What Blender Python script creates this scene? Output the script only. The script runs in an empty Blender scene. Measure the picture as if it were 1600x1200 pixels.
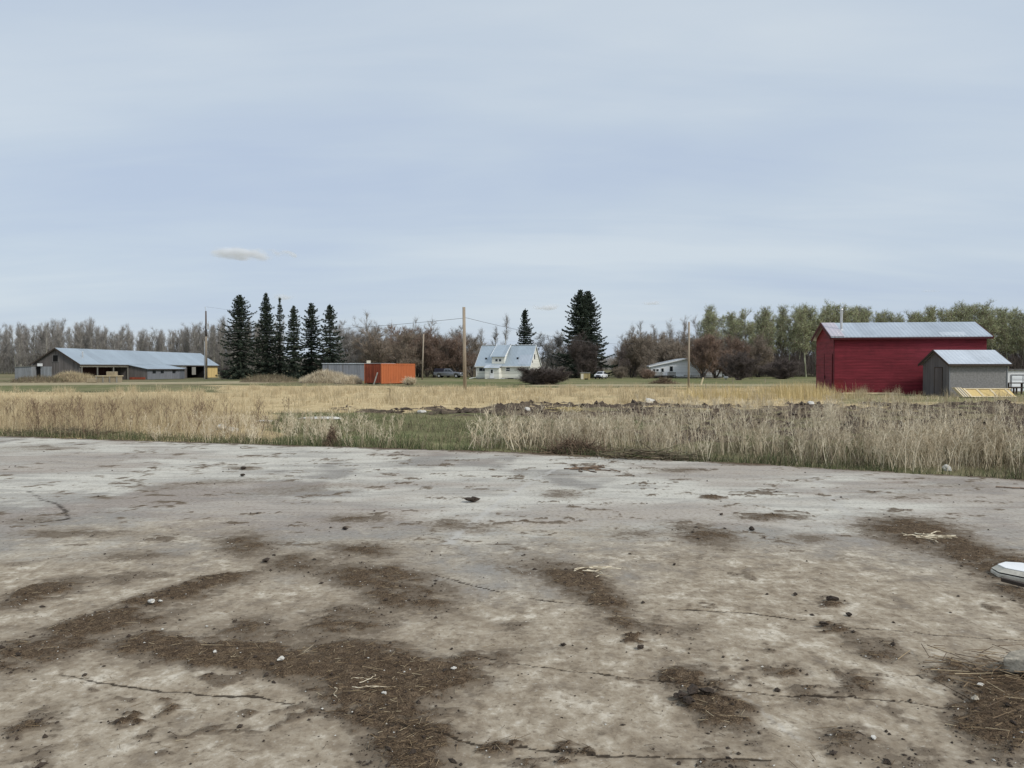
import bpy, math, random
import numpy as np
from mathutils import Vector

# ---------------------------------------------------------------- camera, world, sun
S = bpy.context.scene
COL = S.collection
R = math.radians
cam_d = bpy.data.cameras.new('camera'); cam = bpy.data.objects.new('camera', cam_d); COL.objects.link(cam)
cam_d.sensor_width = 36; cam_d.lens = 27.0; cam_d.clip_start = 0.05; cam_d.clip_end = 20000
cam.location = (0, 0, 1.7); cam.rotation_euler = (R(90 - 1.146), 0, 0)
S.camera = cam
S.view_settings.view_transform = 'Standard'; S.view_settings.look = 'None'
S.view_settings.gamma = 1; S.view_settings.exposure = 0.3
S.cycles.volume_bounces = 6
SUN_EL, SUN_AZ = 42, 125          # elevation; compass direction the light comes from (0 = +y, 90 = +x)
sd = bpy.data.lights.new('sun', 'SUN'); sun = bpy.data.objects.new('sun', sd); COL.objects.link(sun)
sd.energy = 2.0; sd.angle = R(12); sd.color = (1.0, 0.96, 0.9)
_d = Vector((math.sin(R(SUN_AZ))*math.cos(R(SUN_EL)), math.cos(R(SUN_AZ))*math.cos(R(SUN_EL)), math.sin(R(SUN_EL))))
sun.rotation_euler = _d.to_track_quat('Z', 'Y').to_euler()

class NT:
    """short-hand for building node trees"""
    def __init__(s, tree): s.t = tree; s.n = tree.nodes; s.l = tree.links
    def node(s, typ, **kw):
        n = s.n.new(typ)
        for k, v in kw.items():
            if k.startswith('i_'):
                key = k[2:]; key = int(key) if key.isdigit() else key.replace('_', ' ')
                s.put(n.inputs[key], v)
            else: setattr(n, k, v)
        return n
    def put(s, sock, v):
        if isinstance(v, bpy.types.NodeSocket): s.l.new(v, sock)
        elif isinstance(v, bpy.types.Node): s.l.new(v.outputs[0], sock)
        else:
            if isinstance(v, (tuple, list)) and len(v) == 3 and len(sock.default_value) == 4: v = (*v, 1)
            sock.default_value = v
    def math(s, op, a, b=0.0, c=0.0, clamp=False):
        n = s.n.new('ShaderNodeMath'); n.operation = op; n.use_clamp = clamp
        for i, v in enumerate((a, b, c)): s.put(n.inputs[i], v)
        return n.outputs[0]
    def mix(s, f, a, b, blend='MIX'):
        n = s.n.new('ShaderNodeMix'); n.data_type = 'RGBA'; n.blend_type = blend
        s.put(n.inputs[0], f); s.put(n.inputs[6], a); s.put(n.inputs[7], b)
        return n.outputs[2]
    def noise(s, vec, scale, detail=4, rough=0.55, dist=0.0, out=0):
        n = s.n.new('ShaderNodeTexNoise'); n.inputs['Scale'].default_value = scale
        n.inputs['Detail'].default_value = detail; n.inputs['Roughness'].default_value = rough
        n.inputs['Distortion'].default_value = dist
        if vec is not None: s.put(n.inputs['Vector'], vec)
        return n.outputs[out]
    def ramp(s, f, stops, interp='LINEAR'):
        n = s.n.new('ShaderNodeValToRGB'); n.color_ramp.interpolation = interp
        e = n.color_ramp.elements
        while len(e) < len(stops): e.new(0.5)
        for k, (p, c) in enumerate(stops):
            e[k].position = p; e[k].color = (c, c, c, 1) if isinstance(c, (int, float)) else (*c, 1)
        s.put(n.inputs[0], f); return n.outputs[0]
    def smooth(s, x, a, b):
        n = s.n.new('ShaderNodeMapRange'); n.interpolation_type = 'SMOOTHSTEP'
        s.put(n.inputs[0], x); n.inputs[1].default_value = a; n.inputs[2].default_value = b
        return n.outputs[0]
    def mapping(s, vec, scale=(1, 1, 1), loc=(0, 0, 0), rot=(0, 0, 0)):
        n = s.n.new('ShaderNodeMapping'); s.put(n.inputs[0], vec)
        n.inputs['Location'].default_value = loc; n.inputs['Rotation'].default_value = rot
        n.inputs['Scale'].default_value = scale; return n.outputs[0]

# sky: physical sky seen through a thin, streaky veil of high cloud
W = bpy.data.worlds.new('World'); S.world = W; W.use_nodes = True
W.node_tree.nodes.clear(); w = NT(W.node_tree)
sky = w.node('ShaderNodeTexSky', sky_type='NISHITA'); sky.sun_disc = False
sky.sun_elevation = R(SUN_EL); sky.sun_rotation = R(SUN_AZ); sky.dust_density = 2.0; sky.air_density = 1.0
tc = w.node('ShaderNodeTexCoord')
sep = w.node('ShaderNodeSeparateXYZ', i_0=tc.outputs['Generated'])
zz = w.math('MAXIMUM', sep.outputs[2], 0.0)
zp = w.math('ADD', zz, 0.16)
px_ = w.math('DIVIDE', sep.outputs[0], zp); py_ = w.math('DIVIDE', sep.outputs[1], zp)
cmb = w.node('ShaderNodeCombineXYZ', i_0=px_, i_1=py_, i_2=0.0)     # plane of the cloud layer
big = w.noise(w.mapping(cmb.outputs[0], (0.30, 0.62, 1), (3.1, 0.4, 0), (0, 0, R(-14))), 1.25, 4, 0.5, 0.35)
fine = w.noise(w.mapping(cmb.outputs[0], (0.5, 1.9, 1), (1.0, 2.0, 0), (0, 0, R(-10))), 1.6, 6, 0.6, 0.5)
f = w.math('ADD', w.math('MULTIPLY', big, 0.75), w.math('MULTIPLY', fine, 0.25))
veil = w.ramp(f, [(0.36, (4.2, 4.92, 6.05)), (0.49, (4.7, 5.40, 6.22)), (0.62, (5.35, 5.95, 6.5))])
nish = w.mix(1.0, sky.outputs[0], (0.9, 0.95, 1.0), 'MULTIPLY')
skyc = w.mix(0.88, nish, veil)
bg = w.node('ShaderNodeBackground', i_Color=skyc, i_Strength=0.1)
out = w.node('ShaderNodeOutputWorld', i_Surface=bg.outputs[0])

# ---------------------------------------------------------------- helpers
def D_of(py): return 2040.0/(py-576.0)                 # depth of a ground point seen at picture row py
def at(px, D, z=0.0): return ((px-800.0)/1200.0*D, D, z)
def zat(py, D): return 1.7+(576.0-py)*D/1200.0

def _hash(ix, iy, seed):
    h = (ix.astype(np.int64)*374761393 + iy.astype(np.int64)*668265263 + seed*1442695041) & 0xFFFFFFFF
    h = ((h ^ (h >> 13))*1274126177) & 0xFFFFFFFF
    return ((h ^ (h >> 16)) & 0xFFFFFF)/float(0xFFFFFF)
def vnoise(x, y, seed=0):
    x = np.asarray(x, float); y = np.asarray(y, float)
    ix = np.floor(x); iy = np.floor(y); fx = x-ix; fy = y-iy
    fx = fx*fx*(3-2*fx); fy = fy*fy*(3-2*fy)
    a = _hash(ix, iy, seed); b = _hash(ix+1, iy, seed); c = _hash(ix, iy+1, seed); d = _hash(ix+1, iy+1, seed)
    return (a*(1-fx)+b*fx)*(1-fy)+(c*(1-fx)+d*fx)*fy
def fbm(x, y, seed=0, octv=4, gain=0.5):
    s = 0; a = 1; t = 0
    for k in range(octv):
        s = s+a*vnoise(np.asarray(x)*2**k+17.3*k, np.asarray(y)*2**k-9.1*k, seed+k); t += a; a *= gain
    return s/t
def sst(x, a, b):
    t = np.clip((np.asarray(x, float)-a)/(b-a), 0, 1); return t*t*(3-2*t)

def mesh_np(name, V, F, attrs=None, smooth=False):
    """V (n,3), F (m,k) with one k: fast mesh"""
    me = bpy.data.meshes.new(name)
    V = np.asarray(V, np.float32); F = np.asarray(F, np.int32); m, k = F.shape
    me.vertices.add(len(V)); me.vertices.foreach_set('co', V.ravel())
    me.loops.add(m*k); me.loops.foreach_set('vertex_index', F.ravel())
    me.polygons.add(m); me.polygons.foreach_set('loop_start', np.arange(0, m*k, k, dtype=np.int32))
    me.polygons.foreach_set('loop_total', np.full(m, k, np.int32))
    me.polygons.foreach_set('use_smooth', np.full(m, smooth, bool))
    me.update(calc_edges=True)
    for n, v in (attrs or {}).items():
        a = me.attributes.new(n, 'FLOAT', 'POINT'); a.data.foreach_set('value', np.asarray(v, np.float32))
    return me

def link(name, me, mt, parent=None):
    o = bpy.data.objects.new(name, me); COL.objects.link(o)
    if mt is not None and me is not None:
        me.materials.clear()
        for q in (mt if isinstance(mt, (list, tuple)) else [mt]): me.materials.append(q)
    if parent is not None: o.parent = parent
    return o
def tag(o, label=None, cat=None, group=None, kind=None):
    if label: o['label'] = label
    if cat: o['category'] = cat
    if group: o['group'] = group
    if kind: o['kind'] = kind
    return o
def thing(name, label, cat, loc=(0, 0, 0), rz=0.0, group=None):
    o = bpy.data.objects.new(name, None); COL.objects.link(o)
    o.empty_display_size = 0.3
    o.location = loc; o.rotation_euler = (0, 0, rz)
    return tag(o, label, cat, group)
def dup(root, loc, rz, sc=1.0, label=None):
    r = root.copy(); COL.objects.link(r); r.location = loc; r.rotation_euler = (0, 0, rz); r.scale = (sc, sc, sc)
    if label: r['label'] = label
    for ch in list(root.children):
        c = ch.copy(); COL.objects.link(c); c.parent = r
    return r

class MB:
    """collects faces for one mesh"""
    def __init__(s): s.v = []; s.f = []; s.mi = []
    def add(s, vs, fs, mi=0):
        b = len(s.v); s.v += [tuple(q) for q in vs]; s.f += [tuple(b+i for i in q) for q in fs]; s.mi += [mi]*len(fs); return s
    def box(s, x0, x1, y0, y1, z0, z1, mi=0):
        v = [(x, y, z) for z in (z0, z1) for y in (y0, y1) for x in (x0, x1)]
        return s.add(v, [(0, 2, 3, 1), (4, 5, 7, 6), (0, 1, 5, 4), (2, 6, 7, 3), (0, 4, 6, 2), (1, 3, 7, 5)], mi)
    def prism(s, poly, fn, a, b, mi=0, caps=True):
        """poly 2D outline, fn(u, v, w) -> xyz, extruded w from a to b"""
        n = len(poly); v = [fn(u, q, a) for u, q in poly]+[fn(u, q, b) for u, q in poly]
        f = [(i, (i+1) % n, n+(i+1) % n, n+i) for i in range(n)]
        if caps: f += [tuple(range(n-1, -1, -1)), tuple(range(n, 2*n))]
        return s.add(v, f, mi)
    def slab(s, p, t, mi=0):
        """thick sheet: p = four corners of the top, thickness t straight down"""
        q = [(x, y, z-t) for x, y, z in p]
        return s.add(list(p)+q, [(0, 1, 2, 3), (7, 6, 5, 4), (0, 4, 5, 1), (1, 5, 6, 2), (2, 6, 7, 3), (3, 7, 4, 0)], mi)
    def tube(s, a, b, ra, rb=None, n=8, mi=0, cap=True):
        rb = ra if rb is None else rb
        a = Vector(a); b = Vector(b); d = (b-a).normalized()
        u = d.orthogonal().normalized(); w_ = d.cross(u)
        v = [];
        for c, r in ((a, ra), (b, rb)):
            for k in range(n):
                t = 2*math.pi*k/n; v.append(c+u*math.cos(t)*r+w_*math.sin(t)*r)
        f = [(k, (k+1) % n, n+(k+1) % n, n+k) for k in range(n)]
        if cap: f += [tuple(range(n-1, -1, -1)), tuple(range(n, 2*n))]
        return s.add(v, f, mi)
    def build(s, name, mt, parent=None, bevel=0.0, smooth=False):
        me = bpy.data.meshes.new(name); me.from_pydata(s.v, [], s.f); me.update()
        import bmesh
        bm = bmesh.new(); bm.from_mesh(me); bmesh.ops.recalc_face_normals(bm, faces=bm.faces); bm.to_mesh(me); bm.free()
        o = link(name, me, mt, parent)
        if any(s.mi): me.polygons.foreach_set('material_index', s.mi)
        if smooth: me.polygons.foreach_set('use_smooth', [True]*len(me.polygons))
        if bevel:
            m = o.modifiers.new('bevel', 'BEVEL'); m.width = bevel; m.segments = 2; m.limit_method = 'ANGLE'
        return o

# ---------------------------------------------------------------- materials
def mat_base(name):
    m = bpy.data.materials.new(name); m.use_nodes = True; m.node_tree.nodes.clear()
    n = NT(m.node_tree)
    p = n.node('ShaderNodeBsdfPrincipled'); o = n.node('ShaderNodeOutputMaterial', i_0=p.outputs[0])
    return m, n, p
def coords(n, kind='Object'): return n.node('ShaderNodeTexCoord').outputs[kind]
def mat(name, c, rough=0.8, var=0.18, scale=3.0, metal=0.0, bump=0.0, bscale=40.0, spec=0.3):
    m, n, p = mat_base(name); v = coords(n)
    k = n.noise(v, scale, 5, 0.6)
    col = n.mix(n.smooth(k, 0.3, 0.7), tuple(x*(1-var) for x in c), tuple(min(1, x*(1+var)) for x in c))
    n.put(p.inputs['Base Color'], col); p.inputs['Roughness'].default_value = rough; p.inputs['Metallic'].default_value = metal
    p.inputs['Specular IOR Level'].default_value = spec
    if bump:
        b = n.node('ShaderNodeBump', i_Strength=bump, i_Distance=0.02, i_Height=n.noise(v, bscale, 3)); n.put(p.inputs['Normal'], b.outputs[0])
    return m
def mat_lines(name, c, pitch, axis='Z', depth=0.35, var=0.15, rough=0.8, dirt=(0.12, 0.1, 0.08), dirt_amt=0.25, grime_low=0.0, strength=0.5, plankvar=0.12):
    """boards, siding or ribs: a line every pitch metres; every board a little different"""
    m, n, p = mat_base(name); v = coords(n)
    sp = n.node('ShaderNodeSeparateXYZ', i_0=v)
    s_ = sp.outputs[2] if axis == 'Z' else (n.math('ADD', sp.outputs[0], sp.outputs[1]) if axis == 'XY' else sp.outputs['XYZ'.index(axis)])
    t = n.math('DIVIDE', s_, pitch); fr = n.math('FRACT', t); cell = n.math('FLOOR', t)
    edge = n.smooth(n.math('ABSOLUTE', n.math('SUBTRACT', fr, 0.5)), 0.40, 0.5)
    wn = n.node('ShaderNodeTexWhiteNoise', noise_dimensions='1D'); n.put(wn.inputs['W'], cell)
    mp = (0.6, 0.6, 6.0) if axis == 'Z' else (5.0, 5.0, 0.5)
    k = n.noise(n.mapping(v, mp), 1.3, 6, 0.65)
    col = n.mix(n.smooth(k, 0.3, 0.72), tuple(x*(1-var) for x in c), tuple(min(1, x*(1+var)) for x in c))
    pv = n.math('MULTIPLY_ADD', wn.outputs[0], 2*plankvar, 1-plankvar)
    hs = n.node('ShaderNodeHueSaturation', i_Color=col, i_Value=pv)
    dk = n.smooth(n.noise(v, 0.9, 6, 0.7), 0.48, 0.72)
    col = n.mix(n.math('MULTIPLY', dk, dirt_amt), hs.outputs[0], dirt)
    col = n.mix(n.math('MULTIPLY', edge, depth), col, tuple(x*0.3 for x in c))
    n.put(p.inputs['Base Color'], col); p.inputs['Roughness'].default_value = rough
    p.inputs['Specular IOR Level'].default_value = 0.25
    b = n.node('ShaderNodeBump', i_Strength=strength, i_Distance=0.02, i_Height=n.math('SUBTRACT', n.math('MULTIPLY', k, 0.3), edge)); n.put(p.inputs['Normal'], b.outputs[0])
    return m
def mat_roof(name, c, rib=0.25, patch=(0.9, 3.0), rough=0.42, metal=0.55, var=0.14):
    """ribbed sheet metal: ribs along local y, sheets differ in tone"""
    m, n, p = mat_base(name); v = coords(n)
    sp = n.node('ShaderNodeSeparateXYZ', i_0=v)
    sheet = n.math('FLOOR', n.math('DIVIDE', sp.outputs[0], patch[0])); row = n.math('FLOOR', n.math('DIVIDE', sp.outputs[1], patch[1]))
    wn = n.node('ShaderNodeTexWhiteNoise', noise_dimensions='2D'); n.put(wn.inputs['Vector'], n.node('ShaderNodeCombineXYZ', i_0=sheet, i_1=row).outputs[0])
    k = n.noise(v, 0.8, 5, 0.65)
    val = n.math('ADD', n.math('MULTIPLY', wn.outputs[0], var), n.math('MULTIPLY', k, 0.30))
    hs = n.node('ShaderNodeHueSaturation', i_Color=(*c, 1), i_Value=n.math('ADD', val, 0.80-var/2))
    streak = n.smooth(n.noise(n.mapping(v, (4, 0.4, 0.4)), 1.0, 5, 0.7), 0.55, 0.75)
    col = n.mix(n.math('MULTIPLY', streak, 0.22), hs.outputs[0], (0.23, 0.21, 0.2))
    n.put(p.inputs['Base Color'], col); n.put(p.inputs['Roughness'], n.math('MULTIPLY_ADD', k, 0.2, rough-0.1)); p.inputs['Metallic'].default_value = metal
    wv = n.math('SINE', n.math('MULTIPLY', sp.outputs[0], 2*math.pi/rib))
    b = n.node('ShaderNodeBump', i_Strength=0.5, i_Distance=0.02, i_Height=wv); n.put(p.inputs['Normal'], b.outputs[0])
    return m
def mat_veg(name, stops, rough=0.75, trans=0.0):
    """colour from the per-vertex 'rnd' value"""
    m, n, p = mat_base(name)
    a = n.node('ShaderNodeAttribute', attribute_name='rnd')
    col = n.ramp(a.outputs['Fac'], stops)
    oi = n.node('ShaderNodeObjectInfo')
    hs = n.node('ShaderNodeHueSaturation', i_Color=col, i_Value=n.math('MULTIPLY_ADD', oi.outputs['Random'], 0.3, 0.85))
    n.put(p.inputs['Base Color'], hs.outputs[0]); p.inputs['Roughness'].default_value = rough
    p.inputs['Specular IOR Level'].default_value = 0.15
    return m

M = {}
M['red'] = mat_lines('red_boards', (0.175, 0.021, 0.031), 0.19, 'Z', depth=0.22, var=0.24, rough=0.75, dirt=(0.085, 0.012, 0.018), dirt_amt=0.5, plankvar=0.10)
M['red_bright'] = mat_lines('red_bright_boards', (0.180, 0.020, 0.024), 0.19, 'Z', depth=0.2, var=0.12)
M['red_dark'] = mat('red_shadow_trim', (0.065, 0.012, 0.016))  # darkened so the roof-edge trim holds the eave shadow in its colour
M['galv'] = mat_roof('galvanised_roof', (0.52, 0.57, 0.62))
M['galv_pale'] = mat_roof('galvanised_pale', (0.66, 0.70, 0.74))
M['galv_pink'] = mat_roof('galvanised_pinkish', (0.62, 0.56, 0.60))
M['galv_blue'] = mat_roof('blue_grey_roof', (0.45, 0.515, 0.56), patch=(2.2, 20))
M['pipe'] = mat('pipe_metal', (0.6, 0.6, 0.6), 0.4, metal=0.6)
M['osb_grey'] = mat('weathered_stucco_grey', (0.245, 0.238, 0.228), 0.9, var=0.2, scale=9, bump=0.4, bscale=60)
M['osb_dark'] = mat_lines('weathered_and_shaded_boards', (0.145, 0.138, 0.134), 0.3, 'XY', depth=0.45)  # dark boards; also gives the grey shed's gable its shaded-side tone
M['grey_boards'] = mat_lines('old_grey_boards', (0.135, 0.122, 0.116), 0.2, 'XY', depth=0.5, plankvar=0.2, dirt_amt=0.4)
M['grey_tin'] = mat_lines('grey_tin', (0.26, 0.27, 0.28), 0.3, 'XY', depth=0.3)
M['lap_grey'] = mat_lines('grey_blue_siding', (0.20, 0.21, 0.23), 0.4, 'XY', depth=0.3, plankvar=0.1)
M['cream'] = mat_lines('cream_siding', (0.74, 0.73, 0.66), 0.2, 'Z', depth=0.15, var=0.06, dirt_amt=0.1)
M['cream_light'] = mat('cream_board', (0.62, 0.57, 0.46), var=0.1)
M['white'] = mat('white_paint', (0.78, 0.78, 0.77), 0.5, var=0.05)
M['white_siding'] = mat_lines('white_siding', (0.84, 0.86, 0.88), 0.2, 'Z', depth=0.08, var=0.04, dirt_amt=0.04)
M['glass'] = mat('dark_window_glass', (0.02, 0.025, 0.03), 0.12, spec=0.6)
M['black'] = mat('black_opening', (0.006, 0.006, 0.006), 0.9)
M['dark_wood'] = mat('dark_wood', (0.06, 0.045, 0.035), 0.85, bump=0.3)
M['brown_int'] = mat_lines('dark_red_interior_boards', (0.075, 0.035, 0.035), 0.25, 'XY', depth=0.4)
M['ply'] = mat_lines('new_plywood', (0.62, 0.46, 0.20), 1.22, 'XY', depth=0.35, var=0.1, dirt_amt=0.1)
M['pine'] = mat('pale_new_lumber', (0.66, 0.55, 0.36), 0.75, var=0.15, scale=6)
M['wood_pole'] = mat_lines('weathered_pole', (0.36, 0.30, 0.23), 0.05, 'XY', depth=0.3, var=0.2)
M['wood_pole_dk'] = mat_lines('dark_treated_pole', (0.13, 0.10, 0.085), 0.05, 'XY', depth=0.3, var=0.2)
M['foundation'] = mat('foundation_concrete', (0.28, 0.27, 0.25), bump=0.2)
M['wire'] = mat('cable', (0.10, 0.10, 0.11), 0.6)
M['orange'] = mat_lines('orange_container_paint', (0.46, 0.135, 0.050), 0.28, 'XY', depth=0.05, var=0.1, rough=0.6, dirt=(0.25, 0.08, 0.04), dirt_amt=0.3, plankvar=0.03)
M['orange_dk'] = mat_lines('rusty_red_container_end', (0.30, 0.075, 0.040), 0.28, 'XY', depth=0.3, var=0.2, dirt=(0.10, 0.03, 0.02), dirt_amt=0.5)
M['silver'] = mat('silver_car_paint', (0.24, 0.25, 0.275), 0.3, metal=0.5, var=0.03)
M['car_white'] = mat('white_car_paint', (0.75, 0.76, 0.78), 0.35, var=0.03)
M['car_black'] = mat('black_cap', (0.02, 0.018, 0.03), 0.35, var=0.05)
M['tyre'] = mat('tyre_rubber', (0.02, 0.02, 0.02), 0.9)
M['chrome'] = mat('bright_metal', (0.6, 0.6, 0.62), 0.3, metal=0.9)
M['tan_board'] = mat_lines('tan_board_siding', (0.34, 0.27, 0.13), 0.25, 'XY', depth=0.3)
M['rail_grey'] = mat_lines('weathered_grey_railing', (0.26, 0.25, 0.22), 0.14, 'XY', depth=0.4)
M['stone'] = mat('pale_rock', (0.55, 0.53, 0.48), 0.9, bump=0.5, bscale=20)
M['concrete_chunk'] = mat('grey_concrete_chunk', (0.36, 0.32, 0.255), 0.95, var=0.3, scale=14, bump=0.7, bscale=30, spec=0.05)
M['box_edge'] = mat('grimy_grey_plastic', (0.50, 0.47, 0.40), 0.8, var=0.25, scale=12, spec=0.2)
M['clod'] = mat('dark_manure_clod', (0.055, 0.041, 0.031), 1.0, bump=0.8, bscale=80)
M['straw_bale'] = mat('old_straw_bale', (0.30, 0.25, 0.17), 1.0, bump=1.0, bscale=60, var=0.3, scale=12)
M['goose'] = mat('white_feathers', (0.85, 0.85, 0.83), 0.8, var=0.04)
M['bark_pale'] = mat_veg('pale_aspen_bark', [(0, (0.20, 0.19, 0.15)), (0.6, (0.34, 0.33, 0.27)), (1, (0.42, 0.41, 0.34))])
M['bark_green'] = mat_veg('greenish_aspen_bark', [(0, (0.20, 0.20, 0.13)), (0.6, (0.34, 0.35, 0.23)), (1, (0.42, 0.43, 0.30))])
M['bark_dark'] = mat_veg('dark_bark', [(0, (0.06, 0.05, 0.045)), (1, (0.13, 0.11, 0.095))])
M['twig_grey'] = mat_veg('bare_grey_twigs', [(0, (0.185, 0.17, 0.155)), (1, (0.37, 0.345, 0.315))])
M['twig_brown'] = mat_veg('bare_brown_twigs', [(0, (0.13, 0.11, 0.09)), (0.6, (0.25, 0.205, 0.16)), (1, (0.37, 0.30, 0.225))])
M['twig_red'] = mat_veg('reddish_budding_twigs', [(0, (0.12, 0.092, 0.076)), (0.6, (0.25, 0.175, 0.135)), (1, (0.36, 0.25, 0.18))])
M['twig_dark'] = mat_veg('dark_bush_twigs', [(0, (0.055, 0.045, 0.042)), (1, (0.16, 0.13, 0.115))])
M['leaf_bud'] = mat_veg('young_green_aspen_leaves', [(0, (0.24, 0.265, 0.135)), (0.5, (0.40, 0.44, 0.225)), (1, (0.54, 0.58, 0.33))])
M['spruce'] = mat_veg('spruce_needles', [(0, (0.025, 0.036, 0.028)), (0.6, (0.056, 0.074, 0.053)), (0.86, (0.10, 0.122, 0.08)), (1, (0.19, 0.165, 0.12))])
M['straw'] = mat_veg('dry_golden_grass', [(0, (0.20, 0.148, 0.09)), (0.35, (0.40, 0.32, 0.20)), (0.8, (0.57, 0.475, 0.305)), (1, (0.68, 0.59, 0.40))])
M['gold'] = mat_veg('bright_golden_grass', [(0, (0.32, 0.24, 0.11)), (0.5, (0.50, 0.40, 0.20)), (1, (0.64, 0.53, 0.30))])
M['green_g'] = mat_veg('spring_grass', [(0, (0.045, 0.055, 0.026)), (0.5, (0.105, 0.128, 0.058)), (0.75, (0.17, 0.185, 0.09)), (0.85, (0.34, 0.29, 0.18)), (1, (0.48, 0.40, 0.26))])
M['weed'] = mat_veg('dry_weed_stalks', [(0, (0.32, 0.26, 0.175)), (0.5, (0.56, 0.47, 0.335)), (1, (0.78, 0.70, 0.53))])
M['thatch'] = mat_veg('brown_thatch', [(0, (0.06, 0.045, 0.03)), (0.4, (0.17, 0.135, 0.09)), (0.8, (0.30, 0.25, 0.17)), (1, (0.09, 0.12, 0.04))])
M['rust_weed'] = mat_veg('rusty_dead_weed', [(0, (0.075, 0.052, 0.038)), (1, (0.24, 0.17, 0.115))])
M['twig_bits'] = mat_veg('straw_bits', [(0, (0.06, 0.04, 0.025)), (0.55, (0.16, 0.11, 0.065)), (0.85, (0.30, 0.22, 0.13)), (1, (0.50, 0.42, 0.28))])

# ---------------------------------------------------------------- ground
EDGE = [(-60, 31.5), (-12.8, 19.3), (-7.3, 17.65), (0, 15.6), (4.5, 13.55), (7.8, 11.75), (30, -1.5)]   # far edge of the slab
EX = np.array([e[0] for e in EDGE]); EY = np.array([e[1] for e in EDGE])
def edge_y(x): return np.interp(x, EX, EY)
def pxpy(x, y):
    yy = np.maximum(y, 1.0); return 800+1200*x/yy, 576+2040/yy
def box2(a, b, a0, a1, b0, b1, sa, sb):
    return sst(a, a0-sa, a0+sa)*(1-sst(a, a1-sa, a1+sa))*sst(b, b0-sb, b0+sb)*(1-sst(b, b1-sb, b1+sb))
def soil_mask(x, y):
    a, b = pxpy(x, y); n = fbm(x*0.5, y*0.35, 5, 4)-0.5; a = a+n*160; b = b+n*14
    m = box2(a, b, 960, 4000, 634, 688, 60, 4)*0.95
    m = np.maximum(m, box2(a, b, 775, 1060, 632, 652, 25, 3)*0.9)
    m = np.maximum(m, box2(a, b, 545, 800, 637, 647, 25, 2.5)*0.9)
    m = np.maximum(m, box2(a, b, 1180, 4000, 631, 650, 40, 2))
    return m*(0.25+1.2*sst(fbm(x*0.8, y*1.3, 55, 3), 0.38, 0.58))
def green_mask(x, y):
    a, b = pxpy(x, y); n = fbm(x*0.35, y*0.3, 25, 4)-0.5; a = a+n*130; b = b+n*12
    m = box2(a, b, 440, 790, 645, 703, 30, 4)*0.95
    m = np.maximum(m, box2(a, b, 640, 1000, 590, 603.5, 30, 1.0))
    m = np.maximum(m, box2(a, b, 1000, 1290, 586, 606, 30, 1.2)*0.8)
    m = np.maximum(m, box2(a, b, -2000, 330, 601.5, 611, 60, 1.2)*0.9)
    m = np.maximum(m, box2(a, b, 330, 640, 596, 602, 30, 1.2)*0.55)
    m = np.maximum(m, box2(a, b, 1280, 4000, 610, 630, 30, 2)*0.6)
    e = edge_y(x)-y
    m = np.maximum(m, sst(e, -1.0, -0.2)*sst(fbm(x*0.6, y*0.6, 61, 3), 0.35, 0.55))
    return m
def straw_mask(x, y):
    a, b = pxpy(x, y); n = fbm(x*0.3, y*0.22, 35, 4)-0.5; a = a+n*120; b = b+n*7
    m = box2(a, b, -3000, 620, 612, 690, 60, 2)
    m = np.maximum(m, box2(a, b, 560, 1420, 604.5, 640, 40, 1.6))
    m = np.maximum(m, box2(a, b, 330, 620, 602, 645, 40, 1.8))
    m = np.maximum(m, box2(a, b, 1100, 1360, 600, 634, 30, 2))
    m = np.maximum(m, box2(a, b, 1360, 4000, 620, 633, 30, 2)*0.6)
    return m
def gz(x, y):
    x = np.asarray(x, float); y = np.asarray(y, float)
    z = (fbm(x*0.35, y*0.35, 3, 4)-0.5)*0.10*sst(y, 10, 22)*(1-sst(y, 60, 100))
    s = soil_mask(x, y)
    z = z+s*(np.abs(fbm(x*1.1, y*0.9, 9, 4)-0.5)*0.6+(fbm(x*3.2, y*3.2, 14, 3)-0.5)*0.16-0.04)
    a, b = pxpy(x, y)
    z = z+0.07*box2(a, b, 780, 1120, 632, 645, 20, 3)
    below = sst(edge_y(x)-y, -0.12, 0.25)
    return np.where(below > 0, z*(1-below)-0.25*below, z)-0.03*(1-below)
def geo(a, b, r0, k):
    o = [a]; st = r0
    while o[-1] < b: o.append(o[-1]+st); st *= k
    return o
xs = geo(0, 6000, 0.16, 1.018); xs = np.array([-q for q in xs[:0:-1]]+xs)
ys = np.array([-6000, -2500, -1000, -400, -150, -60, -20, -5, 3]+geo(8, 9000, 0.14, 1.0125))
X, Y = np.meshgrid(xs, ys)
Z = gz(X, Y)
nx = len(xs); ny = len(ys)
idx = np.arange(nx*ny).reshape(ny, nx)
F = np.stack([idx[:-1, :-1], idx[:-1, 1:], idx[1:, 1:], idx[1:, :-1]], -1).reshape(-1, 4)
a_, b_ = pxpy(X, Y)
track = np.maximum(box2(a_, b_+(fbm(X*0.05, Y*0.05, 71, 2)-0.5)*2, 830, 1310, 600.2, 602.8, 30, 0.6),
                   box2(a_, b_+(a_-200)*0.008+(fbm(X*0.05, Y*0.05, 72, 2)-0.5)*2, -800, 420, 597.0, 600.6, 60, 0.6))
me = mesh_np('ground', np.stack([X, Y, Z], -1).reshape(-1, 3), F,
             dict(soil=soil_mask(X, Y).ravel(), green=green_mask(X, Y).ravel(), straw=straw_mask(X, Y).ravel(), track=track.ravel()), smooth=True)
m, n, p = mat_base('field_ground'); v = coords(n)
def att(k): return n.node('ShaderNodeAttribute', attribute_name=k).outputs['Fac']
f1 = n.noise(v, 0.7, 7, 0.7); f2 = n.noise(v, 9.0, 6, 0.75); f3 = n.noise(v, 0.06, 5, 0.6)
fine = n.math('ADD', n.math('MULTIPLY', f1, 0.5), n.math('MULTIPLY', f2, 0.5))
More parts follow.
